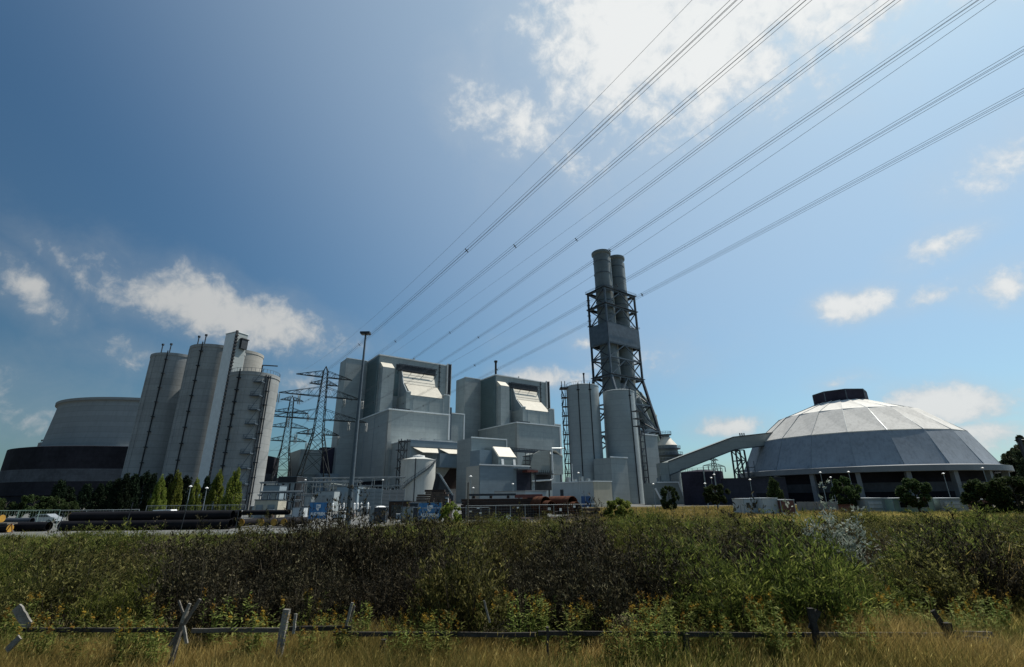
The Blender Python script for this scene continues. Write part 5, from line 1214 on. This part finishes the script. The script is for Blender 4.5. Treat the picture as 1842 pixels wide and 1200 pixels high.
for ki, (mt, lab, ns, per, h, r_, lw, ll) in enumerate(KINDS):
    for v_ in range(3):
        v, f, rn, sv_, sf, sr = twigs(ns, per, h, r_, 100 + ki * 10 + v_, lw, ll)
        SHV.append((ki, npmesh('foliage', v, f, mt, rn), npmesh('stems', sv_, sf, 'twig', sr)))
gs = random.Random(21); cells = []
def okpos(x, y, d): return all((x - a) ** 2 + (y - b) ** 2 > d * d for a, b in cells)
tries = 0; nshrub = 0
while nshrub < 290 and tries < 9000:
    tries += 1
    y = 12.2 + 34 * gs.random() ** 1.25; x = gs.uniform(-1, 1) * (1.0 * y + 2.5)
    ang = x / y
    if ang < -.42 and y > 29 + (ang + 1) * 6: continue     # the road stays open at the left
    if ang > .36 and y > 20 + gs.random() ** 1.6 * 34: continue   # golden grass takes over at the right
    if ang < -.25 and y > 38: continue
    sp = 1.15 + .035 * (y - 13)
    if not okpos(x, y, sp): continue
    # open straw-coloured gaps low in the thicket
    if y < 16 and (abs(ang - .22) < .05 or abs(ang + .02) < .03): continue
    if ang > .55 and y < 13.4: continue
    cells.append((x, y)); nshrub += 1
    pr = gs.random()
    dark = y < 17.5 and (-.62 < ang < -.02 or .02 < ang < .18 or .27 < ang < .52 or .78 < ang < .86)  # front-row masses that take the leaves with painted shade
    if abs(ang - .08) < .16 and y < 19: ki = 2 if pr < .55 else 0
    elif ang < -.7 or abs(ang + .42) < .07 or abs(ang - .27) < .06: ki = 1 if pr < .65 else 0
    elif y > 24: ki = 1 if pr < .45 else 0
    else: ki = 0 if pr < .45 else (2 if pr < .8 else 1)
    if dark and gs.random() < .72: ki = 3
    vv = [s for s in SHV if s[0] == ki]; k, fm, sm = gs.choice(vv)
    zone = ('directly behind the wooden rail fence' if y < 14.8 else 'at the road edge below the black pipe stack' if (y > 26 and ang < -.25) else 'at the yard edge below the banners and rusty steel' if (y > 30 and ang < .2)
            else 'in the golden grass below the site containers' if (y > 24 and ang > .3) else 'deep inside the broom thicket')
    zone = KINDS[ki][1] + ' ' + zone
    s = gs.uniform(.7, 1.22) * (1.0 + .006 * (y - 13)); sz = s * gs.uniform(.72, 1.12) * (.98 if y < 20 else .92)
    if ang < -.42: sz *= .86
    if ang > .36: sz *= .9
    if y > 27: sz *= .8
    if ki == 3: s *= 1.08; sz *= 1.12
    if y > 22 and (-.24 < ang < -.08 or -.44 < ang < -.34): sz *= .82
    t = thing('broom_shrub', ('tall ' if sz > 1. else 'low ') + zone, 'shrub', (x, y, 0), gs.uniform(0, 6.28), 'broom shrubs of the embankment thicket')
    for nm, me in (('foliage', fm), ('stems', sm)):
        o = link(nm, me, t); o.scale = (s, s, sz)

# silver-leaved shrub and its neighbours
v, f, rn, sv_, sf, sr = twigs(70, 30, 2.2, 1.0, 301, .026, .12, up=.2)
t = thing('silver_shrub', 'shrub with pale silvery leaves standing above the thicket', 'shrub', (at(1492, 960, 19).x, 19, 0)); t.scale = (1.15, 1.15, 1.12); link('foliage', npmesh('foliage', v, f, 'silverleaf', rn), t); link('stems', npmesh('stems', sv_, sf, 'twig', sr), t)

# ------------------------------------------------------------------ grasses
def blades(P, h, w, seed, bend=.35, curl=.5, wind=(.12, 0)):
    g = np.random.default_rng(seed); n = len(P)
    a = g.uniform(0, 2 * np.pi, n); H = h * g.uniform(.45, 1.2, n); b = H * g.uniform(.05, bend * 2, n)
    dx = np.stack([np.cos(a), np.sin(a)], 1) * b[:, None] + np.array(wind) * H[:, None]
    s = g.uniform(0, np.pi, n); sd_ = np.stack([np.cos(s), np.sin(s)], 1) * (w * g.uniform(.6, 1.4, n))[:, None]
    z0 = np.zeros((n, 1))
    B = np.concatenate([P, z0], 1); 
    def pt(f, k): return np.concatenate([P + dx * f ** 2, (H * f * (1 - curl * .25 * f))[:, None]], 1) + np.concatenate([sd_ * k, z0], 1)
    v = np.stack([pt(0, -1), pt(0, 1), pt(.55, .85), pt(.55, -.85), pt(1., .12), pt(1., -.12)], 1).reshape(-1, 3)
    i = np.arange(n)[:, None] * 6; f = np.concatenate([i + np.array([[0, 1, 2, 3]]), i + np.array([[3, 2, 4, 5]])], 0)
    return v, f, g
def patchnoise(P, s, seed):
    g = np.random.default_rng(seed); o = np.zeros(len(P))
    for k in range(7):
        th_ = g.uniform(0, 6.28); fr = s * g.uniform(.5, 2.); o += np.sin((P[:, 0] * np.cos(th_) + P[:, 1] * np.sin(th_)) * fr + g.uniform(0, 6.28))
    return o / 7 ** .5
def grass(name, P, h, w, seed, m, label, vary=True, bend=.35, off=0.):
    pn = patchnoise(P, .9, seed + 1)
    hh = h * (1 + .25 * pn) if vary else h * np.ones(len(P))
    v, f, g = blades(P, hh, w, seed, bend)
    rn = np.clip(.45 + off + .22 * patchnoise(P, .7, seed + 5) + g.uniform(-.25, .3, len(P)), 0, 1)
    o = link(name, npmesh(name, v, f, m, np.concatenate([rn, rn])))
    o['kind'] = 'stuff'; o['label'] = label; o['category'] = 'grass'; return o
def region(n, y0, y1, x0, x1, seed, keep=None):
    g = np.random.default_rng(seed); y = y0 + (y1 - y0) * g.uniform(0, 1, n); x = g.uniform(x0, x1, n) * (y + 1.5) 
    P = np.stack([x, y], 1); return P if keep is None else P[keep(P)]
P = region(90000, 8.2, 12., -1.05, 1.05, 1); grass('dry_grass', P, .6, .006, 2, 'dry_grass', 'tall dry golden grass in front of the wooden rail fence')
P = region(46000, 8.2, 12.6, -1.05, 1.05, 3, lambda P: patchnoise(P, .6, 77) > .0); grass('green_grass', P, .56, .008, 4, 'green_grass', 'green weeds and grass mixed into the dry verge')
P = region(26000, 22, 48, -1.05, .5, 5); grass('thicket_grass', P, .6, .011, 6, 'green_grass', 'rough grass growing between the broom shrubs')
P = region(15000, 13., 24, .10, .95, 15, lambda P: patchnoise(P, .8, 31) > .25); grass('straw_grass', P, .9, .008, 16, 'dry_grass', 'straw-coloured grass in the gaps of the thicket')
P = region(90000, 23, 92, .30, 1.1, 7, lambda P: P[:, 1] < 46 + (P[:, 0] / P[:, 1]) * 44); grass('golden_grass', P, .62, .017, 8, 'dry_grass', 'golden grass field sloping up to the site containers', off=-.02)
P = region(60000, 23, 88, .30, 1.1, 27, lambda P: (P[:, 1] < 46 + (P[:, 0] / P[:, 1]) * 40) & (patchnoise(P, .35, 55) > -.1)); grass('field_weeds', P, .7, .017, 28, 'green_grass', 'green weeds growing in patches through the golden field')
P = region(26000, 40, 63, -.28, .36, 9, lambda P: P[:, 1] < 53 + (P[:, 0] / P[:, 1] + .28) * 18); grass('verge_grass', P, .75, .016, 10, 'dry_grass', 'pale verge grass along the yard edge')
P = region(24000, 34, 47, -1.05, -.28, 11, lambda P: P[:, 1] < 45.5); grass('roadside_grass', P, .55, .014, 12, 'green_grass', 'green roadside grass left of the tall light mast')

P = region(52000, 60, 140, .06, .75, 61, lambda P: (P[:, 1] < 130 + P[:, 0] * .1) & (P[:, 0] > 9.5)); grass('plant_lawn', P, .5, .035, 62, 'dry_grass', 'rough golden lawn between the plant road and the silos', off=-.15)
P = region(7000, 12.2, 18, .5, 1.05, 63); grass('edge_straw', P, .6, .009, 64, 'dry_grass', 'pale straw grass at the open end of the thicket')
# seed stalks standing above the verge grass
def seedstalks(P, h, seed, hw=.010, hl=.085):
    g = np.random.default_rng(seed); n = len(P)
    v, f, _ = blades(P, h * np.ones(n), .0028, seed, .25)
    tip = v.reshape(n, 6, 3)[:, 4]; d = np.stack([g.normal(.25, .2, n), g.normal(0, .2, n), g.uniform(.5, 1., n)], 1); d /= np.linalg.norm(d, axis=1)[:, None]
    a = g.uniform(0, np.pi, n); sd_ = np.stack([np.cos(a), np.sin(a), 0 * a], 1) * (hw * g.uniform(.6, 1.3, n))[:, None]; L_ = (hl * g.uniform(.6, 1.5, n))[:, None]
    hv = np.stack([tip - d * L_ * .3, tip + d * L_ * .2 + sd_, tip + d * L_, tip + d * L_ * .2 - sd_], 1).reshape(-1, 3)
    fv = np.concatenate([v, hv]); ff = np.concatenate([f, np.arange(4 * n).reshape(n, 4) + len(v)])
    return fv, ff, np.concatenate([np.full(2 * n, .75), np.clip(g.normal(.7, .15, n), 0, 1)])
P = region(5200, 8.2, 12.2, -1.05, 1.05, 41, lambda P: patchnoise(P, 1.1, 42) > -.4)
v, f, rn = seedstalks(P, .74, 43, .0055, .06)
o = link('seed_grass', npmesh('seed_grass', v, f, 'dry_grass', rn)); o['kind'] = 'stuff'; o['label'] = 'pale seed heads standing above the dry verge grass'; o['category'] = 'grass'
gp = random.Random(51)
for k in range(9):
    px, Y = gp.uniform(1690, 1850), gp.uniform(12.5, 16.5); x = at(px, 1060, Y).x; g = np.random.default_rng(500 + k); n = 15
    v, f, rn = seedstalks(g.normal(0, .22, (n, 2)), 1.4 + .04 * k, 510 + k, .011, .2)
    t = thing('plume_grass', 'clump of tall pale plume grass at the thicket edge', 'grass clump', (x, Y, 0), 0, 'plume grass clumps'); link('plumes', npmesh('plumes', v, f, 'dry_grass', rn), t)['kind'] = 'stuff'
    v, f, g = blades(g.normal(0, .25, (160, 2)), .8 * np.ones(160), .006, 530 + k, .5); link('blades', npmesh('blades', v, f, 'green_grass', g.uniform(.2, .9, 320)), t)['kind'] = 'stuff'

# goldenrod plants with yellow heads
def weedmesh(seed):
    g = np.random.default_rng(seed); V, R1 = [], []; fl = []
    for s in range(12):
        x, y = g.normal(0, .13, 2); hgt = g.uniform(.7, 1.05); tx, ty = x + g.normal(0, .1), y + g.normal(0, .1)
        V.append(np.array([[x - .006, y, 0], [x + .006, y, 0], [tx + .004, ty, hgt], [tx - .004, ty, hgt]])); R1.append(.3)
        for k in range(34):
            f = g.uniform(.08, .97); c = np.array([x + (tx - x) * f, y + (ty - y) * f, hgt * f]); a = g.uniform(0, 6.28); d = np.array([np.cos(a), np.sin(a), g.uniform(-.1, .5)]); L_ = g.uniform(.07, .15) * (1.2 - .5 * f)
            sd_ = np.array([-np.sin(a), np.cos(a), 0]) * .016; V.append(np.stack([c, c + d * L_ * .5 + sd_, c + d * L_, c + d * L_ * .5 - sd_])); R1.append(g.uniform(.2, 1))
        if s < 5: fl.append((tx, ty, hgt))
    return npmesh('leaves', np.concatenate(V), np.arange(4 * len(V)).reshape(-1, 4), 'weed', R1), fl
gh = np.random.default_rng(77); hv_ = []
for k in range(34):
    c = gh.normal(0, .028, 3); a = gh.normal(size=3) * .009; b = gh.normal(size=3) * .009; hv_.append(np.stack([c - a, c + b, c + a, c - b]))
HEAD = npmesh('flower_head', np.concatenate(hv_), np.arange(4 * len(hv_)).reshape(-1, 4), 'flower', gh.uniform(0, 1, len(hv_)))
WM = [weedmesh(400 + k) for k in range(4)]
gw = random.Random(31); nw = 0
SPOTS = [(1125, 1130), (1150, 1150), (1185, 1140), (1215, 1120), (820, 1140), (850, 1160), (880, 1165), (790, 1150), (930, 1150), (585, 1165), (605, 1180), (560, 1180), (690, 1170), (1370, 1150), (1240, 1150), (220, 1100), (400, 1140), (90, 1110), (1100, 1160), (1060, 1170), (640, 1150), (1180, 1170), (740, 1175), (1300, 1165), (1330, 1150), (30, 1150), (160, 1160), (260, 1150), (300, 1175), (450, 1160), (480, 1175), (720, 1140), (760, 1160), (980, 1160), (1020, 1150), (1400, 1165), (1440, 1170), (1520, 1165), (1580, 1150), (1640, 1160), (1690, 1170), (1750, 1165), (1800, 1150)]
for i, (px, py) in enumerate(SPOTS):
    for k in range(1 + i % 2):
        Y = 10.9 + gw.uniform(-.7, 1.4); x = at(px + gw.uniform(-18, 18), 1140, Y).x
        t = thing('goldenrod', 'leafy goldenrod plant with yellow flower heads at the rail fence', 'plant', (x, Y, 0), gw.uniform(0, 6.28), 'goldenrod plants along the rail fence')
        l, f = WM[nw % 4]; nw += 1; s = gw.uniform(.8, 1.2)
        t.scale = (s, s, s); link('leaves', l, t)
        for (hx, hy, hz) in f: o = link('flower_head', HEAD, t); o.location = (hx, hy, hz); o['kind'] = 'stuff'

# ------------------------------------------------------------------ wooden rail fence
FY = 10.6
t = thing('rail_fence', 'weathered wooden rail fence with leaning posts along the thicket', 'fence')
def plank(p, q, w, d, m, name, jit=.0):
    p, q = Vector(p), Vector(q); ax = (q - p).normalized(); s = Vector((0, 1, 0)); up = ax.cross(s).normalized(); n = 6; vs = []; g = random.Random(int(p.x * 97 + q.z * 31))
    for i in range(n + 1):
        c = p.lerp(q, i / n) + up * g.uniform(-.006, .006); ww = w * g.uniform(.9, 1.05)
        vs += [c - up * ww / 2 - s * d / 2, c + up * ww / 2 - s * d / 2, c + up * ww / 2 + s * d / 2, c - up * ww / 2 + s * d / 2]
    fs = [(0, 1, 2, 3)[::-1], tuple(n * 4 + k for k in range(4))]
    for i in range(n):
        for k in range(4): fs.append((i * 4 + k, i * 4 + (k + 1) % 4, (i + 1) * 4 + (k + 1) % 4, (i + 1) * 4 + k))
    return MB().add(vs, fs).build(name, m, t)
def A(px, py, dy=0.): return at(px, py, FY + dy)
rails = [(42, 1133, 335, 1133), (345, 1134, 508, 1133), (520, 1131, 632, 1130), (600, 1140, 965, 1142), (968, 1139, 1450, 1142), (1250, 1142, 1462, 1142), (1462, 1141, 1705, 1142), (1705, 1139, 1785, 1140)]
for i, (a, b, c_, d_) in enumerate(rails): plank(A(a, b, (i % 2) * .07), A(c_, d_, (i % 2) * .07), .075, .04, ('wood_dark', 'wood', 'wood_dark', 'wood_dark', 'wood_dark', 'wood', 'wood', 'wood')[i], 'rail')
def post(px, pt, dx, m, w=.11, pb=1250, dy=-.06):
    a = A(px, pt, dy); b = Vector((a.x - dx, FY + dy, 0)); plank(b, a, w, .09, m, 'post')
post(516, 1096, .06, 'wood_pale', .12); post(1458, 1094, .0, 'wood_dark', .11); post(1703, 1120, -.05, 'wood_dark', .12); post(335, 1100, .15, 'wood', .07); post(690, 1150, 0, 'wood_dark', .1); post(985, 1128, .02, 'wood_dark', .05); post(1232, 1140, 0, 'wood_dark', .1)
plank(A(532, 1104, -.1), A(528, 1140, -.1), .05, .03, 'wood_pale', 'splinter')
plank(A(1472, 1098, -.02), A(1458, 1132, -.02), .10, .04, 'wood_dark', 'brace'); plank(A(1678, 1098), A(1712, 1152), .09, .04, 'wood_dark', 'brace'); plank(A(1716, 1150, -.1), A(1780, 1153, -.1), .13, .03, 'wood', 'board')
plank(A(30, 1092), A(52, 1128), .17, .04, 'wood_pale', 'board'); plank(A(36, 1146, -.1), A(12, 1170, -.1), .11, .03, 'wood_pale', 'board')
plank(A(360, 1078, -.1), A(305, 1162, -.1), .06, .04, 'wood', 'stake'); plank(A(342, 1086, -.16), A(326, 1120, -.16), .05, .04, 'wood_pale', 'stake'); plank(A(322, 1080, .1), A(334, 1118, .1), .035, .03, 'wood', 'stake'); plank(A(330, 1126, -.2), A(336, 1158, -.2), .05, .03, 'wood_pale', 'stake')
plank(A(634, 1084), A(622, 1128), .05, .03, 'wood_pale', 'stake'); plank(A(638, 1090, .1), A(628, 1122, .1), .03, .03, 'wood', 'stake'); plank(A(871, 1080), A(881, 1120), .035, .03, 'wood_pale', 'stake')
